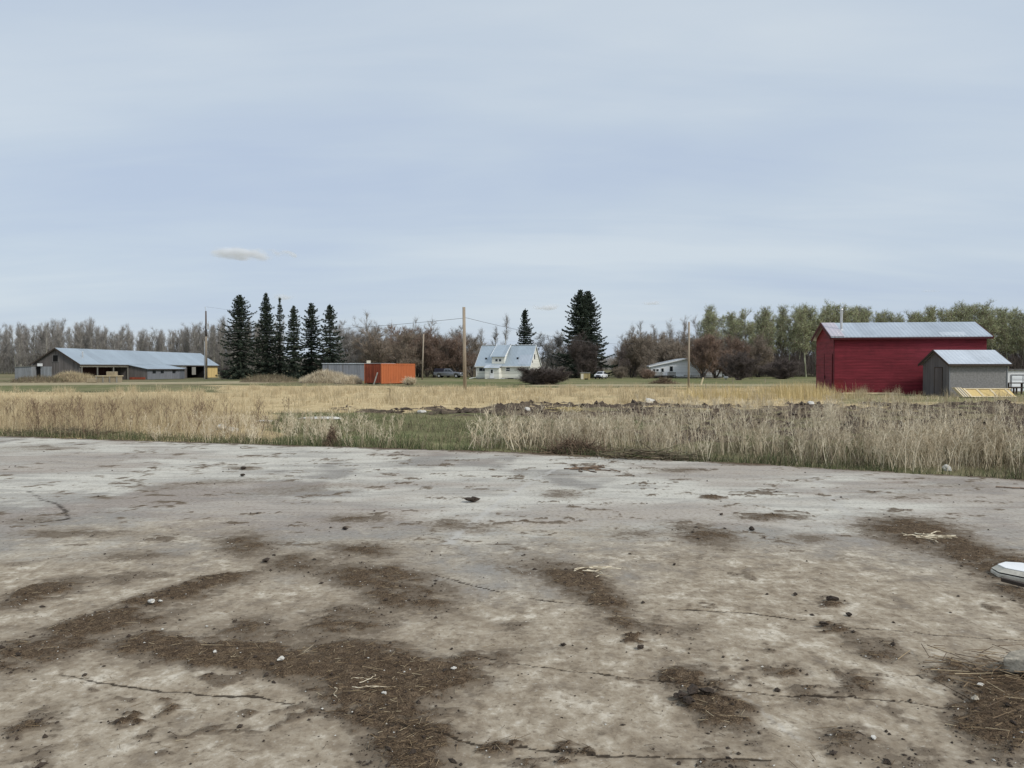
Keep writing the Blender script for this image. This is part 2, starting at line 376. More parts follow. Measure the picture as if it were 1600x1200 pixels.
base = n.ramp(fine, [(0.36, (0.10, 0.085, 0.05)), (0.5, (0.20, 0.17, 0.10)), (0.64, (0.29, 0.25, 0.16))])
base = n.mix(n.smooth(f3, 0.42, 0.62), base, n.ramp(fine, [(0.36, (0.06, 0.07, 0.03)), (0.62, (0.16, 0.16, 0.08))]))
green = n.ramp(fine, [(0.34, (0.055, 0.06, 0.026)), (0.48, (0.115, 0.132, 0.055)), (0.56, (0.18, 0.18, 0.085)), (0.66, (0.36, 0.31, 0.19))])
green = n.mix(n.math('MULTIPLY', n.smooth(f3, 0.40, 0.58), 0.55), green, (0.25, 0.215, 0.125))
straw = n.ramp(fine, [(0.34, (0.25, 0.19, 0.10)), (0.5, (0.50, 0.39, 0.22)), (0.64, (0.62, 0.50, 0.31))])
straw = n.mix(n.math('MULTIPLY', n.smooth(f3, 0.52, 0.64), 0.45), straw, (0.22, 0.20, 0.11))
soil = n.ramp(fine, [(0.36, (0.04, 0.029, 0.022)), (0.50, (0.095, 0.072, 0.053)), (0.64, (0.22, 0.175, 0.12))])
trk = n.ramp(fine, [(0.36, (0.32, 0.265, 0.17)), (0.64, (0.50, 0.43, 0.29))])
def jag(x, amt=0.5): return n.smooth(n.math('ADD', x, n.math('MULTIPLY', n.math('SUBTRACT', fine, 0.5), amt*2)), 0.35, 0.65)
c = n.mix(jag(att('straw'), 0.9), base, straw); c = n.mix(jag(att('green'), 1.0), c, green)
c = n.mix(n.math('MULTIPLY', jag(att('track'), 1.6), 0.7), c, trk); c = n.mix(jag(att('soil'), 0.8), c, soil)
n.put(p.inputs['Base Color'], c); p.inputs['Roughness'].default_value = 1.0; p.inputs['Specular IOR Level'].default_value = 0.05
bp = n.node('ShaderNodeBump', i_Strength=0.7, i_Distance=0.06, i_Height=fine); n.put(p.inputs['Normal'], bp.outputs[0])
tag(link('ground', me, m), 'flat farm field of straw, rough grass and turned soil', 'ground', kind='structure')

# ---------------------------------------------------------------- concrete slab with dirt, stains and cracks
def axis(parts):
    o = [parts[0][0]]
    for a, b, st in parts: o += list(np.arange(a+st, b+st*0.5, st))
    return np.array(o)
hx = axis([(0, 4.4, 0.02), (4.4, 9, 0.05), (9, 16, 0.12), (16, 34, 1.0)]); sx = np.concatenate([-hx[:0:-1], hx])
sy = axis([(-12, 2.4, 0.6), (2.4, 3.1, 0.05), (3.1, 5.6, 0.014), (5.6, 8.6, 0.03), (8.6, 14, 0.06), (14, 22, 0.10), (22, 30, 0.5)])
X, Y = np.meshgrid(sx, sy); A, B = pxpy(X, Y)
wob = fbm(X*2.2, Y*2.2, 101, 5, 0.6)-0.5; wob2 = fbm(X*2.2+40, Y*2.2, 131, 5, 0.6)-0.5
sc = 1200/np.maximum(Y, 2.5)                    # pixels per metre, to warp by a real length
hf = fbm(X*9, Y*11, 111, 4, 0.65)-0.5; hf2 = fbm(X*9+30, Y*11, 121, 4, 0.65)-0.5
A2 = A+sc*(wob*0.17+hf*0.22); B2 = B+(wob2*0.17+hf2*0.22)*sc*1.7/np.maximum(Y, 2.5)*1.5
MUD = [(290, 1022, 125, 26, 4, 1), (420, 1035, 160, 32, 8, 1), (560, 1048, 150, 44, 6, 1), (680, 1065, 85, 32, 0, 1), (600, 1110, 95, 50, 10, 1), (640, 1170, 90, 50, 0, .9), (740, 1035, 70, 14, 0, .6), (540, 975, 110, 22, -5, .7),
       (150, 985, 135, 26, -12, .85), (55, 1020, 70, 22, 0, .75), (285, 928, 115, 15, -14, .9), (60, 928, 80, 14, -14, .8), (345, 905, 60, 9, -10, .8), (15, 1048, 45, 10, 0, .8), (200, 905, 60, 10, -8, .5), (380, 985, 80, 22, -8, .6),
       (590, 905, 95, 26, 6, .75), (640, 935, 85, 34, 8, .75), (565, 862, 60, 12, 0, .7), (470, 882, 75, 16, 0, .65), (385, 852, 55, 20, 0, .7), (560, 812, 55, 8, 0, .6), (720, 822, 60, 9, 3, .55), (120, 835, 110, 7, 0, .5), (210, 870, 80, 9, 0, .5), (40, 815, 60, 6, 0, .4),
       (850, 893, 90, 14, 8, .55), (905, 912, 75, 26, 20, .85), (950, 942, 45, 18, 20, .8), (975, 975, 48, 13, 0, .85), (985, 1000, 24, 7, 0, .9), (1060, 985, 45, 12, 0, .5), (795, 982, 32, 11, 0, .55), (700, 935, 26, 12, 0, .6), (830, 1018, 70, 10, 0, .4),
       (1100, 838, 58, 17, 12, .75), (1215, 808, 60, 6, 0, .7), (1430, 832, 85, 22, 5, .9), (1505, 860, 85, 20, 12, .85), (1575, 885, 70, 22, 5, .9), (1590, 928, 60, 12, 15, .8), (1270, 842, 50, 6, 0, .5), (1000, 835, 80, 10, 0, .4), (880, 773, 40, 8, 0, .5), (1060, 735, 45, 4, 0, .5), (1400, 775, 60, 5, 0, .3),
       (1075, 1068, 45, 28, 0, .9), (1115, 1115, 70, 40, 35, .9), (1150, 1150, 50, 22, 20, .6), (1230, 1055, 42, 11, 5, .7), (1345, 1085, 42, 14, 0, .7), (1370, 1015, 58, 17, 12, .68), (1310, 988, 35, 10, 10, .8), (1298, 943, 25, 6, 0, 1),
       (1500, 1052, 55, 14, 8, .9), (1560, 1075, 70, 34, 15, 1), (1580, 1130, 80, 60, 0, 1), (1340, 1168, 80, 18, 8, .55), (1420, 1192, 80, 16, 0, .55), (1080, 1190, 80, 18, 0, .5), (1400, 1120, 60, 10, 25, .5),
       (200, 1125, 22, 8, 0, .85), (258, 1118, 14, 10, 0, .7), (45, 1142, 55, 18, -25, .7), (50, 1190, 45, 16, -25, .6), (255, 1182, 16, 8, 0, .6), (400, 1160, 60, 14, 0, .3), (785, 1182, 18, 16, 0, .8), (900, 1180, 24, 12, 0, .7), (840, 1200, 30, 14, 0, .7),
       (330, 755, 110, 6, -4, .35), (470, 765, 90, 8, -4, .35), (155, 778, 25, 3, 0, .6), (380, 731, 30, 3, 0, .6), (790, 700, 50, 3, 0, .3), (1480, 760, 60, 4, 0, .3), (60, 700, 80, 5, 0, .35), (1115, 778, 18, 3, 0, .9)]
mud = np.zeros_like(X)
for cx, cy, rx, ry, ang, st in MUD:
    ca, sa = math.cos(R(ang)), math.sin(R(ang)); dx = A2-cx; dy = B2-cy
    q = np.sqrt(((dx*ca+dy*sa)/rx)**2+((-dx*sa+dy*ca)/ry)**2)
    mud = np.maximum(mud, st*np.clip(1.35-q*0.85, 0, 1))
mud = mud*(0.50+1.0*fbm(X*4, Y*6, 151, 5, 0.65))
mud = np.maximum(mud, 0.62*sst(fbm(X*2.0, Y*2.4, 171, 5, 0.66), 0.655, 0.74)*(1-sst(Y, 5, 9)*0.9)*(Y > 2))
mud = np.maximum(mud, 0.62*sst(fbm(X*2.6, Y*3.8, 175, 5, 0.74), 0.612, 0.69)*sst(Y, 5.5, 8))     # scattered small smears
fr = edge_y(X)-Y+(fbm(X*1.5, Y*1.5, 181, 4)-0.5)*0.7
mud = np.maximum(mud, 0.8*(1-sst(fr, 0.02, 0.35)))                                                            # soil creeping over the rim
def polyd(pts):
    d = np.full(X.shape, 1e9)
    P = [((q[0]-800)/1200*D_of(q[1]), D_of(q[1])) for q in pts]
    for (x0, y0), (x1, y1) in zip(P[:-1], P[1:]):
        vx, vy = x1-x0, y1-y0; t = np.clip(((XW-x0)*vx+(YW-y0)*vy)/(vx*vx+vy*vy), 0, 1)
        d = np.minimum(d, np.hypot(XW-x0-t*vx, YW-y0-t*vy))
    return d
XW = X+(fbm(X*7, Y*7, 201, 5, 0.65)-0.5)*0.07; YW = Y+(fbm(X*7, Y*7, 221, 5, 0.65)-0.5)*0.07
CR = [([(-60, 1040), (30, 1050), (75, 1054), (160, 1070), (240, 1082), (330, 1090), (400, 1094), (470, 1108), (540, 1122), (620, 1140), (760, 1170), (920, 1182), (1050, 1192), (1200, 1190)], 0.016, 1),
      ([(395, 1092), (372, 1066), (362, 1040)], 0.004, .8), ([(672, 898), (700, 906), (760, 920), (800, 932), (870, 942), (935, 948), (1050, 953), (1180, 960), (1260, 972)], 0.012, .9),
      ([(1280, 980), (1390, 985), (1500, 996), (1640, 1004)], 0.010, .6), ([(740, 1030), (830, 1043), (920, 1053), (1000, 1064), (1090, 1074), (1250, 1092), (1330, 1093), (1420, 1100), (1530, 1116), (1600, 1124)], 0.009, .9),
      ([(45, 768), (62, 780), (88, 788), (100, 800), (104, 812), (62, 817)], 0.025, .7), ([(40, 930), (50, 960), (48, 980)], 0.004, .6), ([(1390, 1060), (1440, 1058), (1500, 1090), (1530, 1112)], 0.006, .6),
      ([(1290, 1020), (1330, 1080), (1400, 1140), (1440, 1160)], 0.006, .35), ([(890, 722), (832, 752), (760, 800), (700, 850)], 0.05, -.8), ([(1270, 745), (1310, 790), (1345, 822)], 0.05, -.5), ([(1160, 1090), (1250, 1160)], 0.01, -.5)]
crack = np.zeros_like(X); seam = np.zeros_like(X)
brk = 0.25+0.75*sst(fbm(X*2.5, Y*2.5, 241, 3), 0.28, 0.42)
for pts, wd, st in CR:
    d = polyd(pts); wv = (0.5 if wd > 0.014 and wd < 0.02 else 0.85)*wd*(0.35+1.5*fbm(X*5, Y*5, 251, 3))
    val = abs(st)*(1-sst(d, wv*0.6, wv*1.5))*brk
    if st > 0: crack = np.maximum(crack, val)
    else: seam = np.maximum(seam, val)
pale = sst(fbm(X*0.35, Y*0.22, 261, 5, 0.6)+0.18*sst(Y, 5.5, 10)-0.06, 0.42, 0.60)
brown = np.clip(1-sst(Y+(fbm(X*0.5, Y*0.5, 281, 4)-0.5)*4, 5.0, 9.5), 0, 1)
pink = sst(fbm(X*0.25+7, Y*0.45, 291, 5, 0.6), 0.50, 0.66)*sst(Y, 6, 9)
A_w = None
Z = (fbm(X*0.8, Y*0.8, 301, 3)-0.5)*0.012+sst(mud, 0.42, 0.62)*(0.006+0.030*fbm(X*14, Y*14, 311, 3, 0.7)*sst(mud, 0.5, 1.0))-crack*0.012
over = sst(-(edge_y(X)-Y)+(fbm(X*2, Y*2, 321, 4)-0.5)*0.22, -0.03, 0.03)
Z = Z*(1-over)-0.35*over
ny, nx = X.shape; idx = np.arange(nx*ny).reshape(ny, nx)
keep = (Y[:-1, :-1] < edge_y(X[:-1, :-1])+0.6).ravel()
F = np.stack([idx[:-1, :-1], idx[:-1, 1:], idx[1:, 1:], idx[1:, :-1]], -1).reshape(-1, 4)[keep]
me = mesh_np('pavement', np.stack([X, Y, Z], -1).reshape(-1, 3), F, dict(mud=mud.ravel(), crack=crack.ravel(), seam=seam.ravel(), pale=pale.ravel(), brown=brown.ravel(), pink=pink.ravel()), smooth=True)
m, n, p = mat_base('stained_concrete'); v = coords(n)
k1 = n.noise(v, 3.0, 8, 0.68, 0.4); k2 = n.noise(v, 22.0, 6, 0.7); k3 = n.noise(v, 120.0, 3, 0.7); k4 = n.noise(n.mapping(v, (0.45, 1.5, 1)), 1.3, 8, 0.66, 0.6); k5 = n.noise(n.mapping(v, (1.15, 0.85, 1)), 9.0, 6, 0.7, 0.3); k6 = n.noise(n.mapping(v, (0.35, 1.8, 1), (5, 3, 0)), 1.6, 8, 0.7, 0.4)
clean = n.mix(n.smooth(n.math('ADD', att('pale'), n.math('MULTIPLY', n.math('SUBTRACT', k6, 0.5), 3.0)), 0.1, 0.9), (0.285, 0.268, 0.24), (0.54, 0.515, 0.45))
clean = n.mix(n.math('MULTIPLY', att('pink'), 0.65), clean, (0.30, 0.25, 0.212))
clean = n.mix(n.math('MULTIPLY', n.smooth(k4, 0.44, 0.64), 0.55), clean, (0.25, 0.235, 0.215))
clean = n.mix(n.math('MULTIPLY', n.smooth(k6, 0.56, 0.68), 0.6), clean, (0.235, 0.185, 0.155))
nearc = n.ramp(n.math('ADD', n.math('MULTIPLY', k1, 0.55), n.math('MULTIPLY', k5, 0.45)), [(0.36, (0.165, 0.127, 0.088)), (0.46, (0.28, 0.228, 0.166)), (0.54, (0.385, 0.328, 0.25)), (0.61, (0.60, 0.54, 0.44))])
brn = n.smooth(n.math('ADD', att('brown'), n.math('MULTIPLY', n.math('SUBTRACT', k1, 0.5), 1.6)), 0.0, 1.0)
c = n.mix(brn, clean, nearc)
c = n.mix(n.math('MULTIPLY', n.smooth(k2, 0.52, 0.66), 0.6), c, (0.125, 0.097, 0.070))
c = n.mix(n.math('MULTIPLY', n.smooth(k2, 0.44, 0.30), 0.6), c, (0.52, 0.48, 0.41))
c = n.mix(n.math('MULTIPLY', att('seam'), 0.75), c, (0.48, 0.46, 0.42))
mm = n.math('ADD', att('mud'), n.math('ADD', n.math('MULTIPLY', n.math('SUBTRACT', k2, 0.5), 0.6), n.math('MULTIPLY', n.math('SUBTRACT', k5, 0.5), 0.8)))
thin = n.smooth(mm, 0.34, 0.50); thick = n.smooth(mm, 0.55, 0.78)
mudc = n.ramp(n.math('ADD', n.math('MULTIPLY', k3, 0.6), n.math('MULTIPLY', k2, 0.4)), [(0.38, (0.032, 0.021, 0.013)), (0.50, (0.088, 0.060, 0.038)), (0.62, (0.21, 0.155, 0.10))])
dust = n.smooth(n.math('ADD', mm, n.math('MULTIPLY', n.math('SUBTRACT', k1, 0.5), 0.6)), 0.02, 0.46)
c = n.mix(n.math('MULTIPLY', dust, 0.60), c, (0.185, 0.148, 0.108))
c = n.mix(n.math('MULTIPLY', thin, 0.70), c, n.mix(k3, (0.09, 0.068, 0.048), (0.175, 0.14, 0.103)))
c = n.mix(n.math('MULTIPLY', thick, 0.92), c, mudc)
c = n.mix(n.math('MULTIPLY', n.smooth(n.math('ADD', att('crack'), n.math('MULTIPLY', n.math('SUBTRACT', k2, 0.5), 0.5)), 0.25, 0.6), 0.9), c, (0.035, 0.027, 0.02))
n.put(p.inputs['Base Color'], c); p.inputs['Specular IOR Level'].default_value = 0.04
n.put(p.inputs['Roughness'], n.math('MULTIPLY_ADD', k1, 0.15, 0.85))
h = n.math('ADD', n.math('MULTIPLY', k2, 0.5), n.math('ADD', n.math('MULTIPLY', n.math('MULTIPLY', k3, thick), 1.6), n.math('MULTIPLY', k3, 0.12)))
bp = n.node('ShaderNodeBump', i_Strength=0.55, i_Distance=0.012, i_Height=h); n.put(p.inputs['Normal'], bp.outputs[0])
tag(link('pavement', me, m), 'old stained concrete slab with dirt and cracks', 'pavement', kind='structure')
def mud_at(x, y):
    i = np.clip(np.searchsorted(sy, y), 0, len(sy)-1); j = np.clip(np.searchsorted(sx, x), 0, len(sx)-1)
    return mud[i, j]
def slab_z(x, y):
    i = np.clip(np.searchsorted(sy, y), 0, len(sy)-1); j = np.clip(np.searchsorted(sx, x), 0, len(sx)-1)
    return Z[i, j]
SLABZ = Z

# ---------------------------------------------------------------- vegetation generators
def blades(P, h, wd, lean=0.25, rng=None, rnd=None, dirx=None, segs=2):
    """grass blades; P (n,3) feet, h heights, wd widths -> V, F (tris), rnd"""
    n_ = len(P); az = rng.uniform(0, 2*np.pi, n_); la = rng.uniform(0, 2*np.pi, n_)
    L = np.abs(rng.normal(0, lean, n_))[:, None]
    ld = np.stack([np.cos(la), np.sin(la), np.zeros(n_)], -1)
    if dirx is not None: ld = ld*0.5+np.array([dirx, 0, 0])
    s = np.stack([np.cos(az), np.sin(az), np.zeros(n_)], -1)*(wd/2)[:, None]
    up = np.array([0, 0, 1.0]); H = h[:, None]
    mid = P+up*H*0.55+ld*L*H*0.35; tip = P+up*H*(1-0.25*L)+ld*L*H*1.0
    V = np.stack([P-s, P+s, mid-s*0.7, mid+s*0.7, tip], 1).reshape(-1, 3)
    b = np.arange(n_)[:, None]*5
    F = np.concatenate([b+np.array([0, 1, 3]), b+np.array([0, 3, 2]), b+np.array([2, 3, 4])], 1).reshape(-1, 3)
    if rnd is None: rnd = rng.uniform(0, 1, n_)
    rv = np.repeat(rnd, 5).reshape(-1, 5)*1.0
    return V, F, rv.ravel()
def segmesh(A, B, ra, rb, rnd, k=3):
    """tapered open prisms between A and B"""
    A = np.asarray(A, float); B = np.asarray(B, float); ra = np.asarray(ra)[:, None]; rb = np.asarray(rb)[:, None]
    d = B-A; d /= np.linalg.norm(d, axis=1, keepdims=True)+1e-9
    ref = np.where(np.abs(d[:, 2:3]) > 0.9, np.array([[1.0, 0, 0]]), np.array([[0, 0, 1.0]]))
    u = np.cross(d, ref); u /= np.linalg.norm(u, axis=1, keepdims=True)+1e-9; w_ = np.cross(d, u)
    rings = []
    for c, r in ((A, ra), (B, rb)):
        for q in range(k):
            t = 2*np.pi*q/k; rings.append(c+(u*np.cos(t)+w_*np.sin(t))*r)
    V = np.stack(rings, 1).reshape(-1, 3); b = np.arange(len(A))[:, None]*2*k
    F = np.concatenate([b+np.array([q, (q+1) % k, k+(q+1) % k, k+q]) for q in range(k)], 1).reshape(-1, 4)
    return V, F, np.repeat(rnd, 2*k)
def merge(parts):
    Vs, Fs, Rs, o = [], [], [], 0
    for V, F, r in parts: Vs.append(V); Fs.append(F+o); Rs.append(r); o += len(V)
    return np.concatenate(Vs), np.concatenate(Fs), np.concatenate(Rs)
def tris4(C, size, rng, rnd, flat=0.0, elong=1.0, axis_=None):
    """small random triangles as degenerate-free quads are not needed: three verts each"""
    n_ = len(C); a = rng.normal(0, 1, (n_, 3)); b = rng.normal(0, 1, (n_, 3))
    if axis_ is not None: a = axis_*1.0+a*0.35
    a /= np.linalg.norm(a, axis=1, keepdims=True); b -= (a*b).sum(1, keepdims=True)*a; b /= np.linalg.norm(b, axis=1, keepdims=True)+1e-9
    s = np.asarray(size)[:, None]
    V = np.stack([C-a*s*0.5*elong-b*s*0.35, C-a*s*0.3*elong+b*s*0.35, C+a*s*0.7*elong], 1).reshape(-1, 3)
    F = np.arange(n_*3).reshape(-1, 3); return V, F, np.repeat(rnd, 3)
def quad2tri(F): return np.concatenate([F[:, [0, 1, 2]], F[:, [0, 2, 3]]])

def grow(rng, segs, p, d, L, r, lvl, cfg):
    c = cfg[lvl]; n_ = c['n']; st = L/n_; pts = []
    for i in range(n_):
        d = d+rng.normal(0, c['wob'], 3); d[2] += c['up']; d = d/np.linalg.norm(d)
        q = p+d*st; r0 = r*(1-i/n_)**0.8+r*0.15; r1 = r*(1-(i+1)/n_)**0.8+r*0.12
        segs.append((p, q, r0, r1, lvl)); pts.append((p, q, d, (i+0.5)/n_, r0)); p = q
    if lvl+1 < len(cfg):
        k = cfg[lvl+1]
        for j in range(k['cnt']):
            t = rng.uniform(k['t0'], k['t1']) if k.get('t1') else rng.uniform(k['t0'], 0.98)
            i = min(int(t*n_), n_-1); a, b, dd, tt, rr = pts[i]
            pos = a+(b-a)*rng.uniform(0, 1)
            az = rng.uniform(0, 2*np.pi); o = np.array([math.cos(az), math.sin(az), 0.0]); o -= dd*(o@dd); o /= np.linalg.norm(o)+1e-9
            ang = R(rng.uniform(*k['ang'])); nd = dd*math.cos(ang)+o*math.sin(ang)
            ln = L*k['len']*rng.uniform(0.65, 1.2)*(1-k.get('tap', 0.5)*t)
            grow(rng, segs, pos, nd, ln, min(rr*0.6, k['r']), lvl+1, cfg)
def tree_mesh(seed, H, cfg, stems=1, spread=0.0, twigs=2500, tl=(0.4, 1.0), tr=0.008, leaf=0, lsize=0.1, lean=0.05, zmin=0.0, base_r=0.12, up=0.4, zpow=1.0):
    rng = np.random.default_rng(seed); segs = []
    for s in range(stems):
        az = rng.uniform(0, 2*np.pi); sp = spread*rng.uniform(0.2, 1.0)
        d = np.array([math.cos(az)*sp, math.sin(az)*sp, 1.0])+rng.normal(0, lean, 3)*[1, 1, 0]; d /= np.linalg.norm(d)
        p = np.array([math.cos(az), math.sin(az), 0])*0.15*(stems > 1)*rng.uniform(0, 2)+np.array([0, 0, -0.15])
        grow(rng, segs, p, d, H*rng.uniform(0.85, 1.05)*(1 if stems > 1 else 1.0), base_r*(1 if stems == 1 else 0.7), 0, cfg)
    A = np.array([s[0] for s in segs]); B = np.array([s[1] for s in segs]); ra = np.array([s[2] for s in segs]); rb = np.array([s[3] for s in segs]); lv = np.array([s[4] for s in segs])
    t0 = lv == 0
    trunk = segmesh(A[t0], B[t0], ra[t0], rb[t0], rng.uniform(0, 1, t0.sum()), 5)
    parts = [segmesh(A[~t0], B[~t0], np.maximum(ra[~t0], 0.012), np.maximum(rb[~t0], 0.008), rng.uniform(0, 1, (~t0).sum()))]
    ln = np.linalg.norm(B-A, axis=1)*(lv >= 1)*(0.3+0.7*(lv >= 2))*(((A[:, 2]+B[:, 2])/2 > zmin)); pr = ln/ln.sum()
    ii = rng.choice(len(A), twigs, p=pr); t = rng.uniform(0, 1, (twigs, 1)); P = A[ii]+(B[ii]-A[ii])*t
    d = (B-A)[ii]; d /= np.linalg.norm(d, axis=1, keepdims=True); d = d+rng.normal(0, 0.55, (twigs, 3)); d[:, 2] += up; d /= np.linalg.norm(d, axis=1, keepdims=True)
    Lt = rng.uniform(tl[0], tl[1], (twigs, 1)); Q = P+d*Lt
    parts.append(segmesh(P, Q, np.full(twigs, tr), np.full(twigs, tr*0.4), rng.uniform(0, 1, twigs)))
    e = rng.normal(0, 0.6, (twigs, 3))+d; e /= np.linalg.norm(e, axis=1, keepdims=True); mid = P+(Q-P)*rng.uniform(0.3, 0.8, (twigs, 1))
    Q2 = mid+e*Lt*0.6
    parts.append(segmesh(mid, Q2, np.full(twigs, tr*0.8), np.full(twigs, tr*0.3), rng.uniform(0, 1, twigs)))
    V, F, r = merge(parts); F = quad2tri(F); lf = None
    if leaf:
        k = rng.integers(0, twigs, leaf); s = rng.uniform(0, 1, (leaf, 1)); C = np.where(rng.uniform(0, 1, (leaf, 1)) < 0.5, P[k]+(Q[k]-P[k])*s, mid[k]+(Q2[k]-mid[k])*s)+rng.normal(0, 0.06, (leaf, 3))
        lf = tris4(C, rng.uniform(0.6, 1.3, leaf)*lsize, rng, rng.uniform(0, 1, leaf))
    return trunk, (V, F, r), lf
def tree_thing(name, label, cat, loc, rz, data, mats, group=None, sc=1.0):
    trunk, crown, lf = data
    t = thing(name, label, cat, loc, rz, group); t.scale = (sc, sc, sc)
    me = mesh_np('trunk', trunk[0], trunk[1], dict(rnd=trunk[2]), True); link('trunk', me, mats[0], t)
    if lf is not None:
        nb = len(crown[1]); V, F, r = merge([crown, lf]); me = mesh_np('crown', V, F, dict(rnd=r))
        link('crown', me, [mats[1], mats[2]], t); me.polygons.foreach_set('material_index', np.r_[np.zeros(nb, np.int32), np.ones(len(F)-nb, np.int32)])
    else: link('crown', mesh_np('crown', crown[0], crown[1], dict(rnd=crown[2])), mats[1], t)
    return t
def spruce_data(seed, H, Rm, gap=0.12, low=0.4, dens=1.0, power=0.85):
    rng = np.random.default_rng(seed)
    zs = np.arange(0, H+0.01, H/14); cx = np.cumsum(rng.normal(0, 0.012, len(zs))); cy = np.cumsum(rng.normal(0, 0.012, len(zs)))
    A = np.stack([cx, cy, zs-0.15], -1); rad = 0.02+0.016*(H-zs)
    trunk = segmesh(A[:-1], A[1:], rad[:-1], rad[1:], rng.uniform(0, 1, len(zs)-1), 6)
    bA, bB, bra, brb = [], [], [], []; C, Ax, Sz, Rn = [], [], [], []
    z = low
    lop = rng.uniform(0.68, 1.22, 8)
    while z < H-0.05:
        t = z/H; Lm = Rm*(1-t)**power*(1-0.25*math.exp(-t*12)); nb = max(4, int(round((4+rng.integers(0, 3))*dens)))
        off = rng.uniform(0, 6.28); lay = rng.uniform(0.66, 1.2)
        for k in range(nb):
            if rng.uniform() < gap: continue
            az = off+k*2*math.pi/nb+rng.normal(0, 0.15); L = Lm*lay*rng.uniform(0.6, 1.2)*lop[int(az/6.2832*8) % 8]+0.12
            if rng.uniform() < 0.06: L *= 1.25
            o = np.array([math.cos(az), math.sin(az), 0]); ph = np.array([-o[1], o[0], 0])
            el = 0.30*(t-0.35)*2-0.10; p = np.array([0, 0, z]); nseg = 4; pts = [p]
            for s in range(nseg):
                slope = el-0.32*(1-t)*math.sin(math.pi*min(1, (s+1)/nseg))*1.0+(0.45*(s == nseg-1))
                p = p+(o+np.array([0, 0, slope]))*L/nseg; pts.append(p)
            for s in range(nseg):
                bA.append(pts[s]); bB.append(pts[s+1]); bra.append(0.02*(1-s/nseg)+0.008); brb.append(0.02*(1-(s+1)/nseg)+0.006)
            m_ = int(9*L*dens)+5
            for s in rng.uniform(0.05, 1.05, m_):
                q = min(s, 0.999)*nseg; i = int(q); c0 = pts[i]+(pts[i+1]-pts[i])*(q-i)
                wd = 0.20*L**0.6*(1.05-s)
                for w_ in range(3):
                    side = rng.normal(0, 1)*wd; dr = -abs(rng.normal(0, 0.10))
                    C.append(c0+ph*side+np.array([0, 0, dr-abs(side)*0.15])); Ax.append(o*0.7+ph*np.sign(side)*0.6+np.array([0, 0, -0.25])); Sz.append(rng.uniform(0.16, 0.34)*(0.65+0.35*(1-t))); Rn.append(np.clip(rng.normal(0.45, 0.25), 0, 1))
        z += rng.uniform(0.30, 0.52)*(1-0.4*t)
    C = np.array(C); Ax = np.array(Ax); Ax /= np.linalg.norm(Ax, axis=1, keepdims=True)
    br = segmesh(np.array(bA), np.array(bB), np.array(bra), np.array(brb), rng.uniform(0, 0.8, len(bA)))
    nd = tris4(C, np.array(Sz), rng, np.array(Rn), axis_=Ax)
    top = tris4(np.array([[cx[-1], cy[-1], H-0.1]]*10)+rng.normal(0, 0.05, (10, 3)), np.full(10, 0.22), rng, rng.uniform(0, 1, 10))
    return trunk, (br[0], quad2tri(br[1]), br[2]), merge([nd, top])

# ---------------------------------------------------------------- buildings (local axes: x along the front wall, y back, z up)
def gable_walls(L, Wd, ev, rd, x0=0.0, y0=0.0):
    m_ = MB(); prof = [(y0, -0.2), (Wd, -0.2), (Wd, ev), (Wd/2, rd), (y0, ev if y0 == 0 else ev+(rd-ev)*y0/(Wd/2))]
    m_.prism(prof, lambda u, q, w_: (w_, u, q), x0, L); return m_
def gable_roof(L, Wd, ev, rd, oe=0.3, og=0.3, t=0.07, x0=0.0):
    """front sheet and back sheet"""
    s_ = (rd-ev)/(Wd/2); r = MB(); z0 = ev-s_*oe+t; zr = rd+t
    r.slab([(x0-og, -oe, z0), (L+og, -oe, z0), (L+og, Wd/2, zr), (x0-og, Wd/2, zr)], t)
    r.slab([(L+og, Wd+oe, z0), (x0-og, Wd+oe, z0), (x0-og, Wd/2+0.002, zr), (L+og, Wd/2+0.002, zr)], t)
    return r
def rake(L, Wd, ev, rd, oe, og, mtl, parent, h=0.16, x0=0.0, t=0.07, name='trim', ends=(0, 1)):
    s_ = (rd-ev)/(Wd/2); z0 = ev-s_*oe+t+0.01; zr = rd+t+0.01
    for e in ends:
        x = x0-og-0.045 if e == 0 else L+og+0.003
        b = MB(); b.prism([(-oe-0.01, z0), (Wd/2, zr), (Wd+oe+0.01, z0), (Wd+oe+0.01, z0-h), (Wd/2, zr-h), (-oe-0.01, z0-h)], lambda u, q, w_: (w_, u, q), x, x+0.042)
        b.build(name, mtl, parent)
def window(parent, x0, x1, z0, z1, y=-0.03, frame=0.06, fm=None, name='window', panes=1, axis='x', out=-1):
    """frame with glass; axis x: on a wall facing -y at y; axis y: on a wall facing -x or +x at x=y"""
    fm = fm or M['white']; f_ = MB(); g = MB()
    def bx(mb, a, b, c, d, e, f2):
        (mb.box(a, b, c, d, e, f2) if axis == 'x' else mb.box(c, d, a, b, e, f2))
    lo, hi = (y, y+0.05) if out < 0 else (y-0.05, y)
    bx(f_, x0-frame, x1+frame, lo, hi, z1, z1+frame); bx(f_, x0-frame, x1+frame, lo, hi, z0-frame, z0)
    bx(f_, x0-frame, x0, lo, hi, z0, z1); bx(f_, x1, x1+frame, lo, hi, z0, z1)
    for k in range(1, panes):
        c_ = x0+(x1-x0)*k/panes; bx(f_, c_-frame*0.4, c_+frame*0.4, lo, hi, z0, z1)
    w_ = f_.build(name, fm, parent)
    bx(g, x0, x1, lo+0.015, hi-0.015, z0, z1); g.build('pane', M['glass'], w_); return w_

